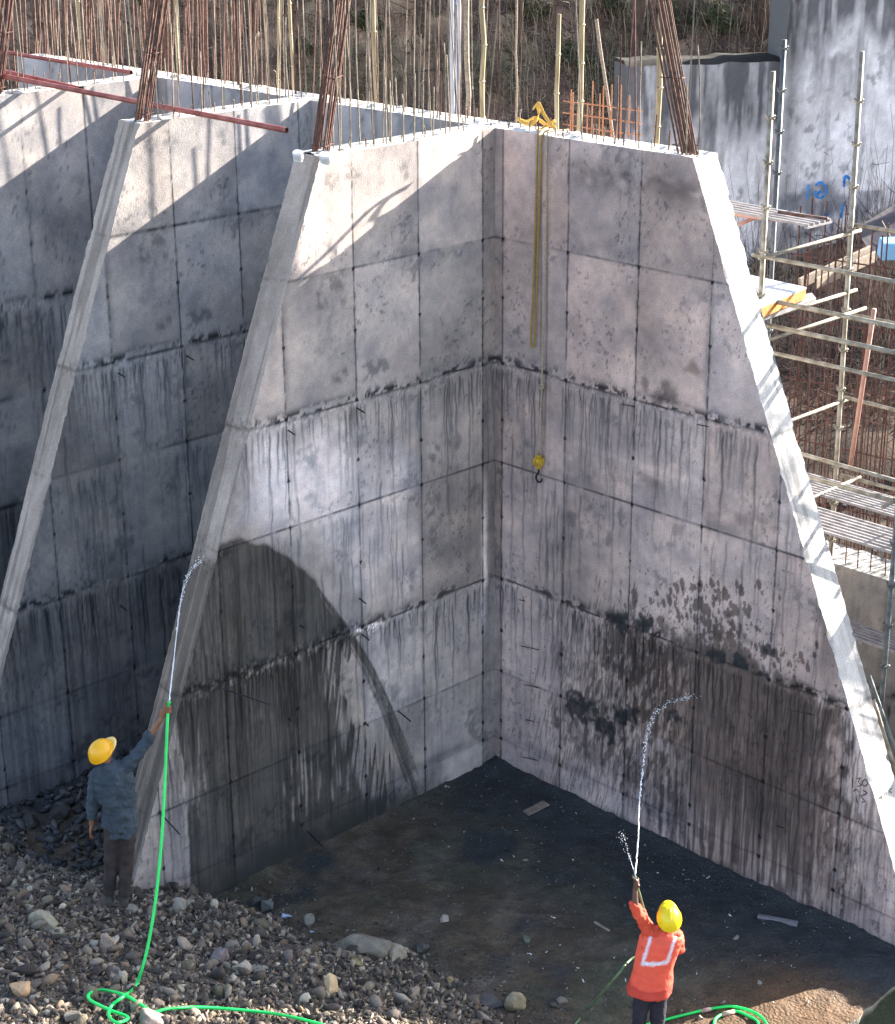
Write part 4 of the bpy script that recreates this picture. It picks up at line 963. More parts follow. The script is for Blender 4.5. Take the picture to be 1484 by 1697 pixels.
spots = [(1262, 60, 6.0, .16, 'reddish dark trunk leaning above the old pale wall', (.05, 0)), (1055, 110, 6.5, .13, 'dark bare tree left of the reddish rebar bundle', (.03, 0)), (565, 90, 6, .11, 'bare tree on the slope above the middle buttress', (-.04, 0)),
         (400, 60, 6, .12, 'bare tree on the slope above the second bay', (.05, .02)), (850, 95, 5.5, .10, 'crooked bare tree behind the bright bamboo pole', (.10, 0)), (1130, 70, 5.5, .09, 'thin bare tree above the left end of the old pale wall', (-.05, 0)), (70, 40, 6, .12, 'bare tree behind the reddish rebar thicket', (.02, 0)), (700, 60, 6, .12, 'bare tree behind the two white pipes', (-.02, 0))]
for i, (px, py, h, r, lb, ln) in enumerate(spots):
    p = at_hill(px, py); tree(p[0], p[1], h, r, lb, ln, seed=i+5, branches=8, crown=(.95, 1.6, 1.1) if i % 2 else None, nl=500, first=.3)
tree(-.5, 13.2, 13.0, .16, 'tall tree behind the wall whose crown shades the buttresses', (-.03, .0), (.95, 1.4, 1.5), 360, 7, seed=31, first=.7)
tree(8.7, 14.5, 13.5, .18, 'tall tree beyond the right edge throwing dappled shade', (.0, .0), (.93, 1.9, 2.6), 420, 9, seed=37, first=.7)
def bush(p, r, label, n=900, size=.09):
    root = empty('bush', p); tag(root, label, 'bush')
    bobj('stems', lambda bm: [tube(bm, [Vector((0, 0, -.2)), Vector((rnd.gauss(0, r*.3), rnd.gauss(0, r*.3), r*.6)), Vector((rnd.gauss(0, r*.6), rnd.gauss(0, r*.6), r*1.1))], [.02, .012, .005], 5) for _ in range(9)], 'twig', root)
    leaf_crown((0, 0, r*.7), (r, r, r*.8), n, size*.5, 'leaves', root)
for px, py, r, lb in ((880, 40, .55, 'bright green bush on the slope left of the tall knotted bamboo pole'), (945, 120, .55, 'dark green bush low on the slope behind the yellow webbing'), (500, 95, .35, 'small yellow-green shrub above the second buttress'), (610, 60, .5, 'green shrub above the middle buttress'), (1010, 30, .5, 'green shrub at the upper edge left of the reddish bundle'), (1110, 60, .7, 'dark leafy shrub over the left end of the old pale wall'), (250, 30, .45, 'small shrub between the left rebar bundles'), (1190, 60, .6, 'scrubby bush on top of the old pale wall')):
    bush(at_hill(px, py), r*.8, lb, 1100)
# dry twigs, roots and vines over the slope
def scatter_twigs(n, seed, name, m, lmin, lmax, r, srange, xr, label, up=.8, low=-.2):
    R = np.random.default_rng(seed); V = []; F = []; c = 0
    x = R.uniform(xr[0], xr[1], n*3); y = R.uniform(4, 34, n*3); s = -.718*x+.696*y; ok = (s > srange[0]) & (s < srange[1]); x = x[ok][:n]; y = y[ok][:n]; n = len(x); z = hill_z(x, y)
    L_ = R.uniform(lmin, lmax, n); a = R.uniform(0, 6.28, n); e = R.uniform(low, up, n); k = 5
    P = np.stack([x, y, z-.05], -1)[:, None, :]; dr = np.stack([np.cos(a)*np.cos(e), np.sin(a)*np.cos(e), np.sin(e)+.2], -1)[:, None, :]
    t = np.linspace(0, 1, k)[None, :, None]*L_[:, None, None]; C_ = P+dr*t; C_ = C_+R.normal(size=C_.shape)*.05*t; C_[..., 2] -= (t[..., 0]**2)*R.uniform(-.1, .45, n)[:, None]
    rr = r*(1-.7*np.linspace(0, 1, k))[None, :, None]; offs = np.array([[1, 0, 0], [-.5, .4, .7], [-.5, -.4, -.7]])
    VV = (C_[:, :, None, :]+offs[None, None]*rr[..., None]).reshape(-1, 3)
    base = (np.arange(n)*k*3)[:, None]; f = []
    for i in range(k-1):
        for j in range(3): f.append([i*3+j, i*3+(j+1) % 3, (i+1)*3+(j+1) % 3, (i+1)*3+j])
    F = (base[:, :, None]+np.array(f)[None]).reshape(-1, 4)
    tag(mkobj(name, fast_mesh(name, VV, F), m), label, 'undergrowth', None, 'stuff')
scatter_twigs(30000, 5, 'dry_brush', 'twig', .3, 1.2, .008, (12, 25), (-32, 2), 'tangle of pale dry twigs and roots over the brown slope')
scatter_twigs(4200, 15, 'dry_stems', 'twig', .8, 2.6, .009, (12.5, 24), (-32, 0), 'thin upright dry stems standing over the brown slope', 1.62, 1.35)
scatter_twigs(2600, 16, 'rusty_stems', 'rust', .8, 2.4, .010, (12.5, 22), (-32, 0), 'thin reddish upright stems standing over the brown slope', 1.62, 1.35)
scatter_twigs(13000, 6, 'dark_brush', 'bark', .4, 1.4, .016, (10, 25), (-32, 2), 'dark tangled branches over the brown slope')
R = np.random.default_rng(8); n = 26000; x = R.uniform(-34, 4, n); y = R.uniform(3, 34, n); s = -.718*x+.696*y; dens = fbm(x*.5+9, y*.5, 6, 4); ok = (s > 14) & (s < 28) & (dens > .56); x = x[ok]; y = y[ok]; n = len(x)
P = np.stack([x, y, hill_z(x, y)+R.uniform(0, .35, n)], -1); d1 = R.normal(size=(n, 3)); d1 /= np.linalg.norm(d1, axis=1)[:, None]; d2 = np.cross(d1, R.normal(size=(n, 3))); d2 /= np.linalg.norm(d2, axis=1)[:, None]; s = R.uniform(.03, .06, (n, 1))
tag(mkobj('ground_cover', fast_mesh('ground_cover', np.stack([P-d1*s, P+d2*s*.5, P+d1*s, P-d2*s*.5], 1).reshape(-1, 3), np.arange(4*n).reshape(-1, 4)), 'leaf'), 'patchy green leaves among the dry twigs', 'ground cover', None, 'stuff')

# ------------------------------------------------------------------ rocks and gravel
def rock_np(sub, seed, cuts=9, flat=(1, 1, .75), rough=.06):
    bm = bmesh.new(); bmesh.ops.create_icosphere(bm, subdivisions=sub, radius=1)
    V = np.array([v.co for v in bm.verts]); F = np.array([[v.index for v in f.verts] for f in bm.faces]); bm.free()
    R = np.random.default_rng(seed)
    for _ in range(cuts):
        n = R.normal(size=3); n /= np.linalg.norm(n); h = R.uniform(.45, .85); d_ = V@n; V = V-np.maximum(d_-h, 0)[:, None]*n
    V = V*np.array(flat)*(1+rough*(fbm(V[:, 0]*3+seed, V[:, 1]*3+V[:, 2]*2, seed, 3)-.5)[:, None]*2)
    return V, F
def rotm(R):
    a, b, c = R.uniform(0, 6.28, 3); 
    return np.array(Matrix.Rotation(a, 3, 'X') @ Matrix.Rotation(b, 3, 'Y') @ Matrix.Rotation(c, 3, 'Z'))
def shard(seed):
    R = np.random.default_rng(seed); bm = bmesh.new(); sc_ = np.array([1, R.uniform(.4, .85), R.uniform(.22, .55)])
    for p in R.normal(size=(9, 3)): p = p/np.linalg.norm(p)*R.uniform(.8, 1.1); bm.verts.new(p*sc_)
    g = bmesh.ops.convex_hull(bm, input=bm.verts); bmesh.ops.delete(bm, geom=[v for v in bm.verts if not v.link_faces], context='VERTS'); bmesh.ops.triangulate(bm, faces=bm.faces)
    bm.verts.index_update(); V = np.array([v.co for v in bm.verts]); F = np.array([[v.index for v in f.verts] for f in bm.faces]); bm.free(); return V, F
def gravel(name, label, n, seed, region, smin, smax, cols, sub=1, sink=.2, wetv=0., power=2.2):
    R = np.random.default_rng(seed); T = [shard(100+i) for i in range(14)] if sub == 1 else [rock_np(sub, 100+i, 5, (1, R.uniform(.5, .95), R.uniform(.3, .7)), .35) for i in range(14)]
    x, y = region(R, n); n = len(x); z = hgt(x, y); s = smin+(smax-smin)*R.random(n)**power
    VV = []; FF = []; CC = []; c = 0; tid = R.integers(0, 14, n); ci = R.integers(0, len(cols), n); br = R.uniform(.6, 1.35, n)
    for k in range(14):
        m = np.where(tid == k)[0]
        if not len(m): continue
        V, F = T[k]; nr = 40; rots = [rotm(R) for _ in range(nr)]
        rm = np.stack([rots[i % nr] for i in range(len(m))]); P = np.einsum('mij,vj->mvi', rm, V)*s[m][:, None, None]
        P += np.stack([x[m], y[m], z[m]+s[m]*(.5-sink)], -1)[:, None, :]
        FF.append((F[None]+(np.arange(len(m))*len(V))[:, None, None]+c).reshape(-1, 3)); VV.append(P.reshape(-1, 3)); c += len(m)*len(V)
        CC.append(np.repeat(np.array(cols)[ci[m]]*br[m][:, None], len(V), axis=0))
    V = np.concatenate(VV); return tag(mkobj(name, fast_mesh(name, V, np.concatenate(FF), np.concatenate(CC), np.full(len(V), wetv)), 'stone'), label, 'gravel', None, 'stuff')
GC_ = [(0.416, 0.352, 0.271), (0.055, 0.043, 0.035), (0.074, 0.058, 0.049), (0.16, 0.125, 0.096), (0.196, 0.159, 0.125), (0.11, 0.089, 0.071), (0.256, 0.209, 0.162), (0.135, 0.104, 0.092), (0.221, 0.153, 0.103), (0.085, 0.07, 0.059), (0.317, 0.267, 0.205), (0.171, 0.142, 0.097), (0.122, 0.097, 0.082)]
def reg_mound(R, n):
    x = R.uniform(-4.5, 5.2, n*2); y = R.uniform(-10.5, -3.6, n*2); d_ = mound_d(x, y); ok = (d_ > .06) & (R.random(len(x)) < sstep(-.1, .5, d_)+.25); x = x[ok]; y = y[ok]; return x[:n], y[:n]
gravel('gravel', 'heap of broken grey stone in the foreground', 70000, 1, reg_mound, .009, .075, GC_, 1, sink=.4, power=2.9)
def reg_big(R, n):
    x = R.uniform(-4.5, 5.0, n*2); y = R.uniform(-10.5, -3.8, n*2); ok = mound_d(x, y) > .12; return x[ok][:n], y[ok][:n]
gravel('coarse_gravel', 'larger broken stones in the foreground heap', 1100, 2, reg_big, .05, .12, GC_, 2, power=2.)
def reg_floor(R, n):
    x = R.uniform(.05, 6.5, n); y = R.uniform(-5.0, -.05, n); d_ = mound_d(x, y); ok = (R.random(n) > sstep(5.5, 6.0, x)*.85) & (R.random(n) < np.clip(.30+.9*np.exp(-np.abs(d_)/.35)+.5*np.exp(y/.3), 0, 1)*.8); return x[ok], y[ok]
gravel('floor_grit', 'small wet grit scattered over the mud floor', 20000, 3, reg_floor, .004, .022, [(.22, .21, .19), (.05, .055, .065), (.07, .07, .075), (.10, .10, .10), (.04, .05, .055), (.17, .17, .17)], 1, wetv=.5, power=3)
def reg_edge(R, n):
    x = R.uniform(-.2, 6.0, n*3); y = R.uniform(-5.0, -.05, n*3); d_ = mound_d(x, y); ok = (R.random(len(x)) < .9*np.exp(-np.abs(d_)/.30)+.035) & (d_ < .25); return x[ok][:n], y[ok][:n]
gravel('edge_rubble', 'loose dark stones fading from the gravel heap into the mud', 1500, 9, reg_edge, .012, .055, [(.10, .095, .085), (.16, .145, .12), (.06, .06, .058), (.24, .215, .175)], 1, sink=.35, wetv=.3, power=2.2)
def reg_bay(R, n):
    x = R.uniform(-6.3, -.5, n); y = R.uniform(-7.2, -.3, n); ok = (mound_d(x, y) < .5); return x[ok], y[ok]
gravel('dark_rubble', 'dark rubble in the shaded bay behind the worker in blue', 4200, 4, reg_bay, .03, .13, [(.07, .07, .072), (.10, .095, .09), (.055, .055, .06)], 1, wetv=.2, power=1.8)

def rock(px, py, sx, sy, sz, col, label, seed, rot=0., sink=.25, name='rock', wetv=0, grp=None, cuts=11):
    p = drop(px, py); V, F = rock_np(4, seed, cuts, (1, 1, 1), .10)
    V = V*np.array([sx, sy, sz]); c, s = math.cos(rot), math.sin(rot); V = V@np.array([[c, s, 0], [-s, c, 0], [0, 0, 1]])
    n = fbm(V[:, 0]*9+seed, V[:, 1]*9+V[:, 2]*7, seed, 4); col = np.array(col)*np.array([1.08, .98, .84])
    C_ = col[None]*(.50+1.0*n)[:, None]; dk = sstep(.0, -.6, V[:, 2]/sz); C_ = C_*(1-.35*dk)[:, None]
    o = mkobj(name, fast_mesh(name, V, F, C_, np.full(len(V), wetv)), 'stone'); o.location = (p[0], p[1], p[2]+sz*(1-2*sink)*.5+sz*.1); tag(o, label, 'rock', grp)
    return o
RK = [(72, 1540, .19, .15, .15, (.27, .26, .22), 'pale grey boulder at the left below the worker in blue', .4), (178, 1570, .13, .12, .11, (.36, .30, .27), 'pinkish tan stone left of the green hose', 1), (34, 1645, .13, .12, .11, (.50, .34, .22), 'orange tan stone at the lower left edge', .2),
      (362, 1590, .15, .12, .09, (.15, .135, .16), 'flat purplish grey stone right of the green hose', .9), (190, 1612, .15, .09, .05, (.22, .20, .20), 'low flat slab left of the hose bend', .3), (255, 1697, .20, .14, .10, (.26, .22, .21), 'brownish stone lying on the hose loop at the bottom edge', .1),
      (552, 1645, .085, .09, .19, (.45, .35, .24), 'upright tan stone standing in the gravel', .5), (600, 1575, .34, .20, .20, (.19, .18, .165), 'largest long grey boulder at the edge of the mud', .7), (655, 1588, .15, .12, .13, (.30, .28, .25), 'pointed pale stone at the right end of the long boulder', .2), (700, 1574, .10, .09, .08, (.10, .10, .10), 'dark round stone right of the long boulder', .8),
      (442, 1508, .10, .10, .11, (.15, .16, .17), 'grey stone half in the mud below the wet buttress', .3), (424, 1500, .09, .08, .09, (.05, .055, .06), 'black stone beside the grey one in the mud', 1.2), (514, 1532, .09, .08, .10, (.22, .22, .21), 'grey stone with plastic at its foot', .6), (737, 1526, .065, .06, .055, (.34, .31, .29), 'small pale block alone on the mud floor', .2),
      (872, 1560, .06, .05, .06, (.12, .14, .13), 'small dark stone on the mud above the worker in the vest', .5), (855, 1672, .13, .11, .14, (.30, .27, .20), 'rounded yellowish grey boulder at the bottom of the gravel heap', .4), (815, 1662, .16, .11, .07, (.10, .10, .11), 'dark flat stone left of the rounded boulder', .9), (932, 1660, .07, .06, .06, (.17, .16, .155), 'small brownish stone in the mud left of the muddy hose', .3), (918, 1668, .05, .05, .045, (.08, .08, .085), 'little black stone touching the small brownish one', .3),
      (746, 1628, .055, .05, .05, (.38, .30, .18), 'small yellowish stone on the gravel edge', .6), (800, 1688, .13, .06, .045, (.33, .28, .25), 'long pinkish slab near the rounded boulder', .15), (588, 1597, .10, .06, .06, (.30, .27, .15), 'yellow-green stone below the long boulder', .2), (600, 1628, .08, .07, .06, (.27, .27, .26), 'light grey angular stone right of the upright tan one', .5),
      (724, 1636, .06, .05, .045, (.38, .37, .27), 'small pale triangular stone left of the yellowish one', .9), (1160, 1690, .05, .04, .04, (.14, .13, .12), 'small stone beside the coiled hose', .3), (1258, 1630, .035, .03, .03, (.2, .2, .2), 'pebble on the mud right of the worker in the vest', .3), (430, 1610, .11, .10, .06, (.24, .23, .22), 'flat light grey stone in the middle of the gravel', .7), (120, 1690, .10, .08, .09, (.21, .20, .185), 'grey stone at the bottom edge left of the hose loop', .4),
      (215, 1655, .09, .06, .05, (.36, .27, .17), 'small tan stone under the hose crossing', .4)]
for i, (px, py, sx, sy, sz, col, lb, rt_) in enumerate(RK): rock(px, py, sx, sy, sz, col, lb, 300+i, rt_, wetv=.3 if max(col) < .17 else 0)
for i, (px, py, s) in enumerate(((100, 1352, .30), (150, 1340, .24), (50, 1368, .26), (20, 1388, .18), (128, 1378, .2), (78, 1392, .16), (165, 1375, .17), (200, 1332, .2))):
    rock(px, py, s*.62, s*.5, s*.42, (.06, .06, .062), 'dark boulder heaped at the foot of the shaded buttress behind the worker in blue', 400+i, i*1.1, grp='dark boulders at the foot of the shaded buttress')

# litter and offcuts on the floor
def scrap(px, py, s, i):
    p = drop(px, py)
    def f(bm):
        a = rnd.uniform(0, 3.14); q = Vector(p)+Vector((0, 0, .012)); dx = Vector((math.cos(a), math.sin(a), 0))*s; dy = Vector((-math.sin(a), math.cos(a), 0))*s*.35
        P = [[q+dx*(u-1)+dy*(v-.5)+Vector((0, 0, rnd.uniform(0, .02)+.004)) for v in (0, 1)] for u in (0, .5, 1, 1.5, 2)]
        vs = [[bm.verts.new(v) for v in r] for r in P]
        for r1, r2 in zip(vs, vs[1:]): bm.faces.new((r1[0], r1[1], r2[1], r2[0]))
    o = bobj('white_scrap', f, 'scrap'); mod = o.modifiers.new('thick', 'SOLIDIFY'); mod.thickness = .004
    tag(o, 'tiny white scrap lying on the dark mud floor', 'scrap', 'white scraps littering the mud floor')
for i, (px, py) in enumerate(((950, 1428), (852, 1422), (832, 1429), (744, 1406), (686, 1360), (917, 1523), (929, 1569), (906, 1581), (878, 1584), (900, 1608), (958, 1607), (967, 1629), (940, 1641), (1155, 1617), (1174, 1457), (1312, 1604), (1340, 1663), (1037, 1628), (1018, 1590), (955, 1350), (1210, 1520), (1090, 1450))):
    scrap(px, py, .011+.008*(i % 3), i)
def plank_on(px0, py0, px1, py1, wv, th, m, label, lift=.02):
    a = Vector(drop(px0, py0)); b = Vector(drop(px1, py1)); ex = (b-a).normalized(); ey = Vector((0, 0, 1)).cross(ex).normalized(); M3 = Matrix((ex, ey, ex.cross(ey))).transposed()
    tag(bobj('timber_plank', lambda bm: box(bm, (a+b)/2+Vector((0, 0, lift)), (b-a).length, wv, th, M3, jit=.006, bev=.003), m), label, 'plank')
plank_on(872, 1350, 906, 1333, .12, .03, 'timber', 'short brown board lying near the inner corner')
plank_on(1257, 1520, 1322, 1534, .07, .03, 'grate', 'split grey stick lying near the wet wall foot')
plank_on(1010, 1545, 985, 1530, .03, .02, 'timber', 'small dark offcut in the middle of the mud floor')
for px, py, s, lb in ((474, 1520, .09, 'crumpled bluish plastic bag between two grey stones'), (517, 1545, .04, 'bit of bluish plastic at the foot of a grey stone')):
    p = drop(px, py); V, F = rock_np(3, 77, 14, (1, .6, .35), .5); V = V*s*(1+.5*(fbm(V[:, 0]*5, V[:, 1]*5+V[:, 2], 3, 3)-.5))[:, None]
    o = mkobj('plastic_bag', fast_mesh('plastic_bag', V, F), 'wetplastic'); o.location = (p[0], p[1], p[2]+s*.25); tag(o, lb, 'plastic')

# ------------------------------------------------------------------ people
def unit(v): v = np.array(v, float); return v/np.linalg.norm(v)
FH = unit([FW[0], FW[1], 0]); RH = unit([RT[0], RT[1], 0]); ZU = np.array([0, 0, 1.0])
def smoothbody(name, fn, m, parent, vox=.010, it=6, cloth=0):
    o = bobj(name, fn, m, parent, True)
    r = o.modifiers.new('merge', 'REMESH'); r.mode = 'VOXEL'; r.voxel_size = vox; r.use_smooth_shade = True
    s = o.modifiers.new('soften', 'SMOOTH'); s.factor = .5; s.iterations = it
    if cloth:
        tx = bpy.data.textures.new('folds', 'CLOUDS'); tx.noise_scale = .085
        d_ = o.modifiers.new('folds', 'DISPLACE'); d_.texture = tx; d_.strength = cloth; d_.mid_level = .5; d_.texture_coords = 'GLOBAL'
    return o
def loft(bm, rings, S, seg=22):
    """rings: (centre, rx along S, ry across)"""
    pts = [Vector(r[0]) for r in rings]; tube(bm, pts, [(r[1], r[2]) for r in rings], seg, side=tuple(S))
def ball(bm, c, rx, ry, rz, X_, Y2, Z2):
    res = bmesh.ops.create_icosphere(bm, subdivisions=3, radius=1); M3 = Matrix((Vector(X_)*rx, Vector(Y2)*ry, Vector(Z2)*rz)).transposed()
    for v in res['verts']: v.co = Vector(c)+M3 @ v.co
def grip_hand(bm, c, axis, back, wrist, R_=.024, fr=.0088):
    axis = unit(axis); back = unit(np.array(back)-axis*np.dot(back, axis)); sd = np.cross(axis, back)
    pc = c+back*(R_+.014)
    tube(bm, [wrist, wrist*.4+pc*.6, pc], [(.026, .019), (.036, .018), (.040, .016)], 12, side=tuple(axis))
    tube(bm, [pc-axis*.034, pc, pc+axis*.036], [.015, .017, .014], 10)
    for k, L_ in enumerate((.90, 1.0, .95, .78)):
        b = c+axis*(k-1.5)*.0195; P = [b+(R_+.003)*(math.cos(a)*back+math.sin(a)*sd) for a in np.linspace(.25, .25+4.0*L_, 9)]
        tube(bm, P, list(np.linspace(fr*1.1, fr*.82, 9)), 7)
    b = c+axis*.040; P = [b+back*.035]+[b+axis*.006*i+(R_+.004)*(math.cos(a)*back-math.sin(a)*sd) for i, a in enumerate(np.linspace(.4, 2.3, 6))]
    tube(bm, P, list(np.linspace(fr*1.45, fr, 7)), 7)
def loose_hand(bm, wrist, d_, side, palm):
    d_ = unit(d_); side = unit(side); palm = unit(palm); pc = wrist+d_*.085
    tube(bm, [wrist, wrist+d_*.03, wrist+d_*.06, pc], [(.025, .019), (.036, .017), (.041, .015), (.038, .012)], 12, side=tuple(side))
    for k, L_ in enumerate((.066, .076, .071, .056)):
        b = pc+side*(1.5-k)*.0195-d_*.008; P = [b]; a = .12
        for s in (.45, .32, .28): P.append(P[-1]+(d_*math.cos(a)+palm*math.sin(a))*L_*s*1.15); a += .42
        tube(bm, P, [.0088, .0083, .0078, .0062], 7)
    b = wrist+d_*.03+side*.03; tube(bm, [b, b+side*.022+d_*.025+palm*.008, b+side*.028+d_*.05+palm*.02, b+side*.024+d_*.066+palm*.03], [.0125, .011, .0095, .0075], 7)
def helmet(parent, c, F_, U_, m, rimm):
    F_ = unit(F_); U_ = unit(np.array(U_)-F_*np.dot(U_, F_)); S_ = np.cross(F_, U_)
    root = empty('safety_helmet', c); root.parent = parent; root.location = Vector(c)-parent.location
    def f(bm):
        R_ = []
        for i, t in enumerate(np.linspace(0, 1.5, 10)):
            k = math.cos(t); h = math.sin(t)
            R_.append([bm.verts.new(Vector(S_*math.cos(a)*.110*k+F_*math.sin(a)*.130*k+U_*(h*.120*(1+.045*max(0, 1-abs(math.cos(a))*4))))) for a in np.linspace(0, 2*math.pi, 41)[:-1]])
        for a, b in zip(R_, R_[1:]):
            for k in range(40): bm.faces.new((a[k], a[(k+1) % 40], b[(k+1) % 40], b[k]))
        bm.faces.new(R_[-1])
        low = [bm.verts.new(Vector(S_*math.cos(a)*.120+F_*math.sin(a)*.142-U_*.010)) for a in np.linspace(0, 2*math.pi, 41)[:-1]]
        for k in range(40): bm.faces.new((low[k], low[(k+1) % 40], R_[0][(k+1) % 40], R_[0][k]))
    o = bobj('shell', f, m, root, True); s = o.modifiers.new('thick', 'SOLIDIFY'); s.thickness = .006; s.offset = 1
    def g(bm):
        A_ = np.linspace(.55, math.pi-.55, 17); i_ = [bm.verts.new(Vector(S_*math.cos(a)*.113+F_*math.sin(a)*.134-U_*.004)) for a in A_]; e_ = [bm.verts.new(Vector(S_*math.cos(a)*.120+F_*(math.sin(a)*.142+.050*max(0., math.sin((a-.55)/(math.pi-1.1)*math.pi))**.7)-U_*.022)) for a in A_]
        for k in range(16): bm.faces.new((i_[k], i_[k+1], e_[k+1], e_[k]))
    o = bobj('peak', g, rimm, root, True); s = o.modifiers.new('thick', 'SOLIDIFY'); s.thickness = .006
def head(bm, c, F_, U_):
    F_ = unit(F_); U_ = unit(np.array(U_)-F_*np.dot(U_, F_)); S_ = np.cross(F_, U_); c = np.array(c)
    ball(bm, c+U_*.005, .074, .090, .104, S_, F_, U_); ball(bm, c-U_*.055+F_*.022, .058, .068, .066, S_, F_, U_)
    tube(bm, [c+F_*.088+U_*.02, c+F_*.108-U_*.012, c+F_*.094-U_*.024], [.009, .014, .011], 8)
    for s in (-1, 1): tube(bm, [c+S_*s*.072+U_*.025, c+S_*s*.087+U_*.01-F_*.008, c+S_*s*.076-U_*.03], [.010, .014, .008], 7)
    tube(bm, [c+F_*.083-U_*.058-S_*.022, c+F_*.092-U_*.056, c+F_*.083-U_*.058+S_*.022], [.006, .009, .006], 6)
def face_bits(parent, c, F_, U_, o0):
    F_ = unit(F_); U_ = unit(np.array(U_)-F_*np.dot(U_, F_)); S_ = np.cross(F_, U_); c = np.array(c)-o0
    for s in (-1, 1): bobj('eye', lambda bm: ball(bm, c+F_*.086+S_*s*.031+U_*.012, .012, .008, .008, S_, F_, U_), 'scrap', parent, True)
    bobj('hair', lambda bm: ball(bm, c-F_*.014+U_*.014, .079, .088, .098, S_, F_, U_), 'hair', parent, True)

def build_person(label, J, spec):
    root = empty('person', J(*spec['foot_mid'])); tag(root, label, 'person'); o0 = np.array(root.location)
    L = lambda k, off=0.: np.array(J(*spec[k]))-o0
    S = unit(spec['S']); F_ = unit(np.cross(ZU, S)); Fh, Uh = spec['headF'], spec['headU']; rl = spec['relax']
    pel, wai, che, sho, nec, hd = [L(k) for k in ('pelvis', 'waist', 'chest', 'shoulders', 'neck', 'head')]
    def torso(bm, g, top=True, hem=0, wk=1.0):
        dn = unit(pel-che)
        R_ = [(pel+dn*(.10+hem), .135*wk+g, .10+g), (pel, .165*wk+g, .115+g), (wai, .148*wk+g, .105+g), (che, .178*wk+g, .120+g), (che*.35+sho*.65, .182*wk+g, .108+g), (sho, .150*wk+g, .085+g), (nec, .062+g*.6, .062+g*.6)]
        loft(bm, R_, S)
    def limb(bm, P, R_): tube(bm, crom(P, 4), list(np.interp(np.linspace(0, len(P)-1, 4*(len(P)-1)+1), range(len(P)), R_)), 14)
    def body(bm):
        torso(bm, -.012); tube(bm, [sho, nec, hd*.6+nec*.4], [.062, .055, .054], 12); head(bm, hd, Fh, Uh)
        for s in ('R', 'L'):
            limb(bm, [L('sh'+s), L('el'+s), L('wr'+s)], [.048, .038, .025])
            limb(bm, [L('hip'+s), L('kn'+s), L('an'+s)], [.080, .053, .036])
        hs = spec['hose_axis']; g = 'R' if rl == 'L' else 'L'
        grip_hand(bm, L('hd'+g), hs, spec['grip_back'], L('wr'+g))
        if spec.get('both'): grip_hand(bm, L('hd'+rl), spec['hose_axis2'], -F_, L('wr'+rl))
        else: loose_hand(bm, L('wr'+rl), L('hd'+rl)-L('wr'+rl), F_*.9+S*.1, S if rl == 'L' else -S)
    smoothbody('body', body, spec['skin'], root, .0062, 3)
    def trous(bm):
        loft(bm, [(pel+ZU*.06, .155, .118), (pel-ZU*.02, .168, .128), (pel-ZU*.10, .150, .120)], S)
        for s in ('R', 'L'):
            a = L('an'+s); k = L('kn'+s); limb(bm, [L('hip'+s), L('hip'+s)*.5+k*.5, k, k*.45+a*.55, a+ZU*.015], [.100, .088, .072, .064, .058])
    smoothbody('trousers', trous, spec['pants'], root, .010, 6, .03)
    for s in ('R', 'L'):
        a = L('an'+s)-ZU*.03; smoothbody('shoe', lambda bm: [tube(bm, [a-F_*.06+ZU*(-.035), a+F_*.03-ZU*.03, a+F_*.12-ZU*.048, a+F_*.165-ZU*.055], [(.040, .045), (.044, .045), (.046, .030), (.030, .020)], 12, side=tuple(S)), tube(bm, [a+ZU*.05, a-ZU*.03], [.044, .048], 12)], 'shoe', root, .010, 4)
    def shirt(bm):
        torso(bm, spec['puff'], hem=spec['hem'])
        for s in ('R', 'L'):
            a, e, w_ = L('sh'+s), L('el'+s), L('wr'+s); k = spec['cuff'+s]; end = e+(w_-e)*k if k > 0 else a+(e-a)*(1+k)
            P = [sho*.35+a*.65, a, e, end] if k > 0 else [sho*.35+a*.65, a, end]
            limb(bm, P, [.085, .074, .056, .050][:len(P)])
    smoothbody('shirt', shirt, spec['shirt'], root, .009, 3, .065)
    helmet(root, L('head')+unit(Uh)*.035+o0, Fh, Uh, spec['helmet'], spec['peak'])
    face_bits(root, hd+o0, Fh, Uh, o0)
    return root, o0, L, S, F_

# the worker in blue on the gravel
T1 = 19.0
def J1(px, py, off=0.):
    h = (1497-py)/152.5; return far(px, py, T1-.35*h+off)
sp1 = dict(foot_mid=(193, 1497), S=unit(RH+.15*FH), headF=RH*.62+ZU*.60+FH*.55, headU=-FH*.62+ZU*.62-RH*.42, relax='L',
    pelvis=(200, 1362), waist=(198, 1338), chest=(190, 1305), shoulders=(184, 1277), neck=(177, 1262), head=(171, 1247),
    shR=(206, 1274, .02), elR=(238, 1236, .06), wrR=(268, 1190, .12), hdR=(279, 1175, .14), shL=(160, 1287), elL=(153, 1331), wrL=(152, 1368), hdL=(150, 1382),
    hipR=(211, 1366), knR=(210, 1428), anR=(206, 1486), hipL=(188, 1368), knL=(185, 1428), anL=(181, 1484),
    hose_axis=unit(ZU+.05*RH), grip_back=-RH*.8-FH*.4, skin='skin', pants='brownpants', shirt='denim', puff=.018, hem=.04, cuffR=.45, cuffL=.75, helmet='helmet1', peak='helmetrim')
p1, *_ = build_person('person in a blue shirt and amber helmet raising a green hose on the gravel', J1, sp1)
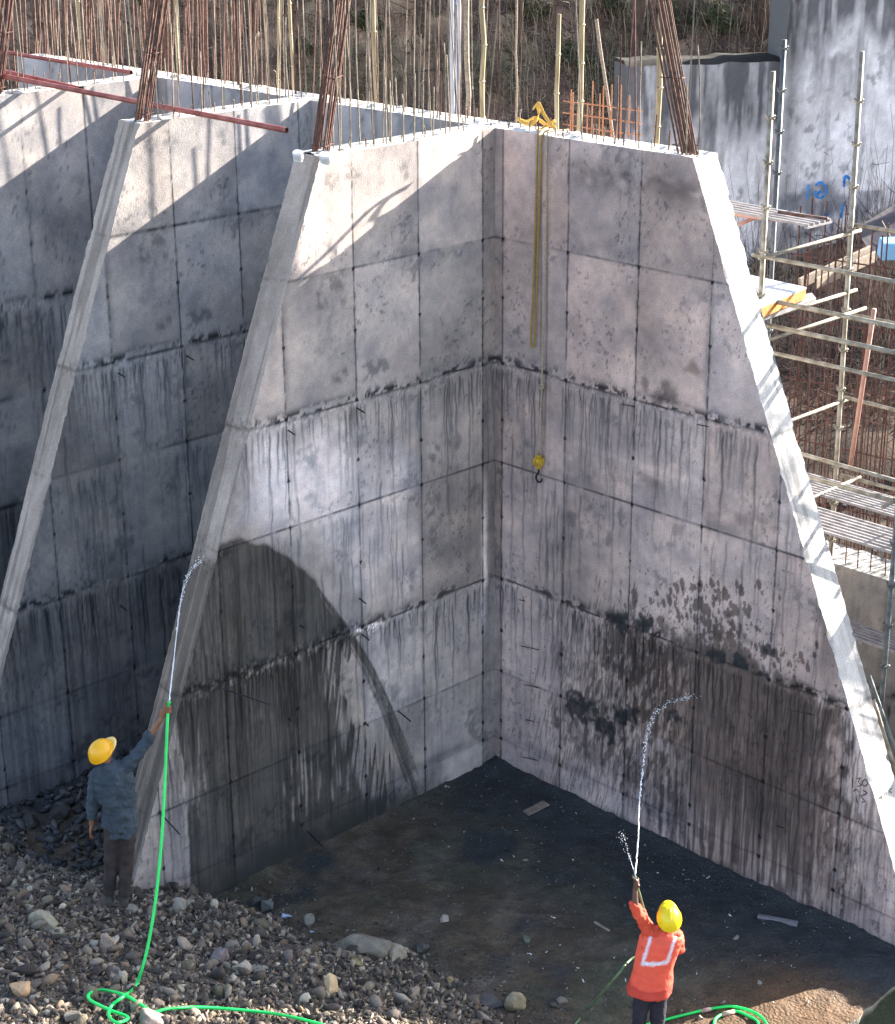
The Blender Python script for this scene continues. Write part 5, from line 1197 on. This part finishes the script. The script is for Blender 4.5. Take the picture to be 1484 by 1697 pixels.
# the worker in the vest on the mud
f2 = onZ(1069, 1757, .03); T2 = float((f2-CAM)@FW); PX2 = 3092.46/T2*.937
def J2(px, py, off=0.):
    h = (1757-py)/PX2; return far(px, py, T2-.35*h+off)
sp2 = dict(foot_mid=(1069, 1757), S=unit(RH-.20*FH), headF=FH*.75+ZU*.6, headU=ZU*.85-FH*.6, relax='R', both=True,
    pelvis=(1080, 1622), waist=(1083, 1600), chest=(1092, 1570), shoulders=(1099, 1548), neck=(1106, 1538), head=(1109, 1524),
    shL=(1077, 1541, .02), elL=(1055, 1505, .06), wrL=(1053, 1474, .10), hdL=(1054, 1461, .12), shR=(1120, 1552, .0), elR=(1125, 1574, .12), wrR=(1100, 1572, .26), hdR=(1090, 1566, .28),
    hipR=(1093, 1622), knR=(1090, 1692), anR=(1085, 1749), hipL=(1068, 1622), knL=(1060, 1690), anL=(1052, 1748),
    hose_axis=unit(ZU-.08*RH), hose_axis2=unit(RH*.2+ZU), grip_back=-FH*.9+RH*.2, skin='skindark', pants='navypants', shirt='redshirt', puff=.016, hem=.07, cuffL=.25, cuffR=.5, helmet='helmet2', peak='helmet2')
p2, o2, L2, S2, F2 = build_person('person in a coral vest and yellow helmet spraying the wall from the mud floor', J2, sp2)
def vest():
    pel, wai, che, sho, nec = [L2(k) for k in ('pelvis', 'waist', 'chest', 'shoulders', 'neck')]; dn = unit(pel-che); g = .036
    K = [(pel+dn*.15, .190+g, .125+g), (pel, .176+g, .118+g), (wai, .158+g, .108+g), (che, .180+g*.8, .120+g), (che*.35+sho*.65, .185+g, .112+g*1.2), (sho, .168+g*.9, .096+g*1.2), (nec*.55+sho*.45, .115, .105), (nec, .075, .075)]
    nv, nu = 70, 72; tk = np.linspace(0, len(K)-1, nv); V = []; T = []
    C_ = np.array([k[0] for k in K]); rx = np.array([k[1] for k in K]); ry = np.array([k[2] for k in K]); fr = np.interp(tk, range(len(K)), np.linspace(0, 1, len(K)))
    for i, t in enumerate(tk):
        c = np.array([np.interp(t, range(len(K)), C_[:, j]) for j in range(3)]); a_, b_ = np.interp(t, range(len(K)), rx), np.interp(t, range(len(K)), ry)
        for a in np.linspace(0, 2*math.pi, nu+1)[:-1]:
            s, q = math.cos(a)*a_, math.sin(a)*b_; ripple = .006*math.sin(a*7+t*1.3)*max(0, 2.2-t)/2.2+.006*(float(fbm(a*2.5, t*1.6, 3, 3))-.5)*2
            V.append(c+S2*(s+math.cos(a)*ripple)+F2*(q+math.sin(a)*ripple)); col = (.80, .10, .055) if t > .75+.10*math.cos(a*2) else (.55, .055, .035)
            band = (abs(abs(s)-.118) < .016 and t > 2.55+s*.9 and t < 6.2) or (abs(t-2.55-s*.9) < .13 and abs(s) < .133)
            core = (abs(abs(s)-.118) < .008 and t > 2.6+s*.9 and t < 6.2) or (abs(t-2.55-s*.9) < .065 and abs(s) < .125)
            if band: col = (.80, .45, .48)
            if core: col = (.72, .74, .84)
            T.append(col)
    F = []
    for i in range(nv-1):
        for j in range(nu): F.append((i*nu+j, i*nu+(j+1) % nu, (i+1)*nu+(j+1) % nu, (i+1)*nu+j))
    o = mkobj('safety_vest', fast_mesh('safety_vest', np.array(V), np.array(F), np.array(T)), 'vest', p2, True); s = o.modifiers.new('thick', 'SOLIDIFY'); s.thickness = .005
vest()

# ------------------------------------------------------------------ hoses and water
def onground(L_, h=.02): return [np.array(drop(px, py))+np.array([0, 0, h]) for px, py in L_]
def rigid_hose(P, r, m, label, k=7, parent=None):
    o = bobj('hose', lambda bm: tube(bm, crom(P, k), r, 10), m, parent, True)
    if parent is None: tag(o, label, 'hose')
    return o
h1 = J1(279, 1175, .14); th = float((h1-CAM)@FW); gd = onground([(224, 1640)], .03)[0]; tg = float((gd-CAM)@FW)
mid = [far(px, py, th+(tg-th)*((py-1175)/(1640-1175))**1.1) for px, py in ((276, 1240), (273, 1310), (269, 1380), (264, 1440), (257, 1500), (247, 1560), (236, 1605))]
tip1 = J1(281, 1163, .15)
rigid_hose([tip1, h1]+mid+[gd]+onground([(206, 1664), (186, 1680), (182, 1697), (196, 1708), (213, 1699), (181, 1686), (152, 1671), (149, 1660), (170, 1653), (206, 1661), (238, 1680), (256, 1690), (277, 1685), (316, 1682), (357, 1683), (405, 1687), (453, 1692), (490, 1699), (540, 1712)], .085), .0155, 'hosegreen', 'bright green hose running from the raised hand down to a loop on the gravel')
h2 = J2(1054, 1461, .12); tip2 = J2(1053, 1452, .12)
rigid_hose([tip2, h2, J2(1060, 1480, .16), J2(1067, 1505, .22), J2(1080, 1540, .28), J2(1088, 1562, .29), J2(1070, 1580, .26), J2(1046, 1590, .2), far(1020, 1620, float((J2(1046, 1590, .2)-CAM)@FW)-.15)]+onground([(975, 1674), (956, 1697), (930, 1725), (900, 1760)], .02), .012, 'hosedull', 'muddy green hose pulled tight behind the worker in the vest')
ch = empty('hose', onground([(1163, 1678)])[0]); tag(ch, 'bright green hose coiled on the mud at the bottom with pink joints', 'hose'); cho = np.array(ch.location)
rigid_hose([p-cho for p in onground([(1060, 1706), (1095, 1696), (1130, 1687), (1163, 1679), (1190, 1674), (1214, 1672), (1248, 1681), (1268, 1697), (1270, 1720), (1235, 1745), (1190, 1725), (1184, 1697), (1199, 1684), (1220, 1680), (1240, 1688), (1256, 1699), (1262, 1730)], .03)], .016, 'hosegreen', '', parent=ch)
for a, b in (((1162, 1680), (1178, 1676)), ((1196, 1686), (1217, 1680))):
    P = [p-cho for p in onground([a, b], .03)]; bobj('hose_joint', lambda bm: tube(bm, [P[0], P[0]*.5+P[1]*.5, P[1]], [.021, .024, .021], 10), 'hosepink', ch, True)
def jet(P, r0, core, spread, n, label, seed=1, r1=None):
    R = random.Random(seed); C_ = crom(P, 14); N_ = len(C_)
    def f(bm):
        m_ = max(3, int(N_*core)); rr = [r0*(.8+.5*R.random())*(1-.5*i/m_) for i in range(m_)]; tube(bm, [C_[i]+np.array([R.gauss(0, r0*.22) for _ in range(3)]) for i in range(m_)], rr, 6)
        for i in range(n):
            t = core*.6+(1-core*.6)*R.random(); k = t*(N_-1); a = C_[int(k)]; b = C_[min(N_-1, int(k)+1)]; p = a+(b-a)*(k-int(k)); s = spread*t**1.5
            p = p+np.array([R.gauss(0, s) for _ in range(3)]); d_ = unit(b-a) if np.linalg.norm(b-a) > 1e-6 else ZU; r = r0*R.uniform(.35, .9); l = r*R.uniform(1.2, 3.5)
            tube(bm, [p-d_*l, p-d_*l*.4, p+d_*l*.4, p+d_*l], [r*.25, r, r, r*.25], 6)
    tag(bobj('water_jet', f, 'water', None, True), label, 'water jet', None, 'stuff')
e1 = onX(338, 922, -.1); te = float((e1-CAM)@FW); ts_ = float((tip1-CAM)@FW)
def lerp_px(L_, ta, tb): n = len(L_)-1; return [far(px, py, ta+(tb-ta)*(i/n)) for i, (px, py) in enumerate(L_)]
jet(lerp_px([(281, 1161), (287, 1105), (292, 1060), (298, 1010), (305, 972), (317, 945), (334, 926)], ts_, te), .0066, .62, .016, 170, 'thin white water jet rising from the green hose to the buttress edge', 2)
e2 = onY(1160, 1150, -.03); te = float((e2-CAM)@FW); ts_ = float((tip2-CAM)@FW)
jet(lerp_px([(1053, 1450), (1058, 1385), (1060, 1330), (1066, 1270), (1074, 1215), (1088, 1180), (1116, 1162), (1152, 1154)], ts_, te), .0078, .42, .024, 230, 'curved water jet and drops thrown by the worker in the vest', 3)
jet(lerp_px([(1053, 1450), (1045, 1425), (1036, 1400), (1029, 1380)], ts_, ts_+.6), .0034, .5, .03, 70, 'thin side spray leaking left from the jet of the worker in the vest', 4)
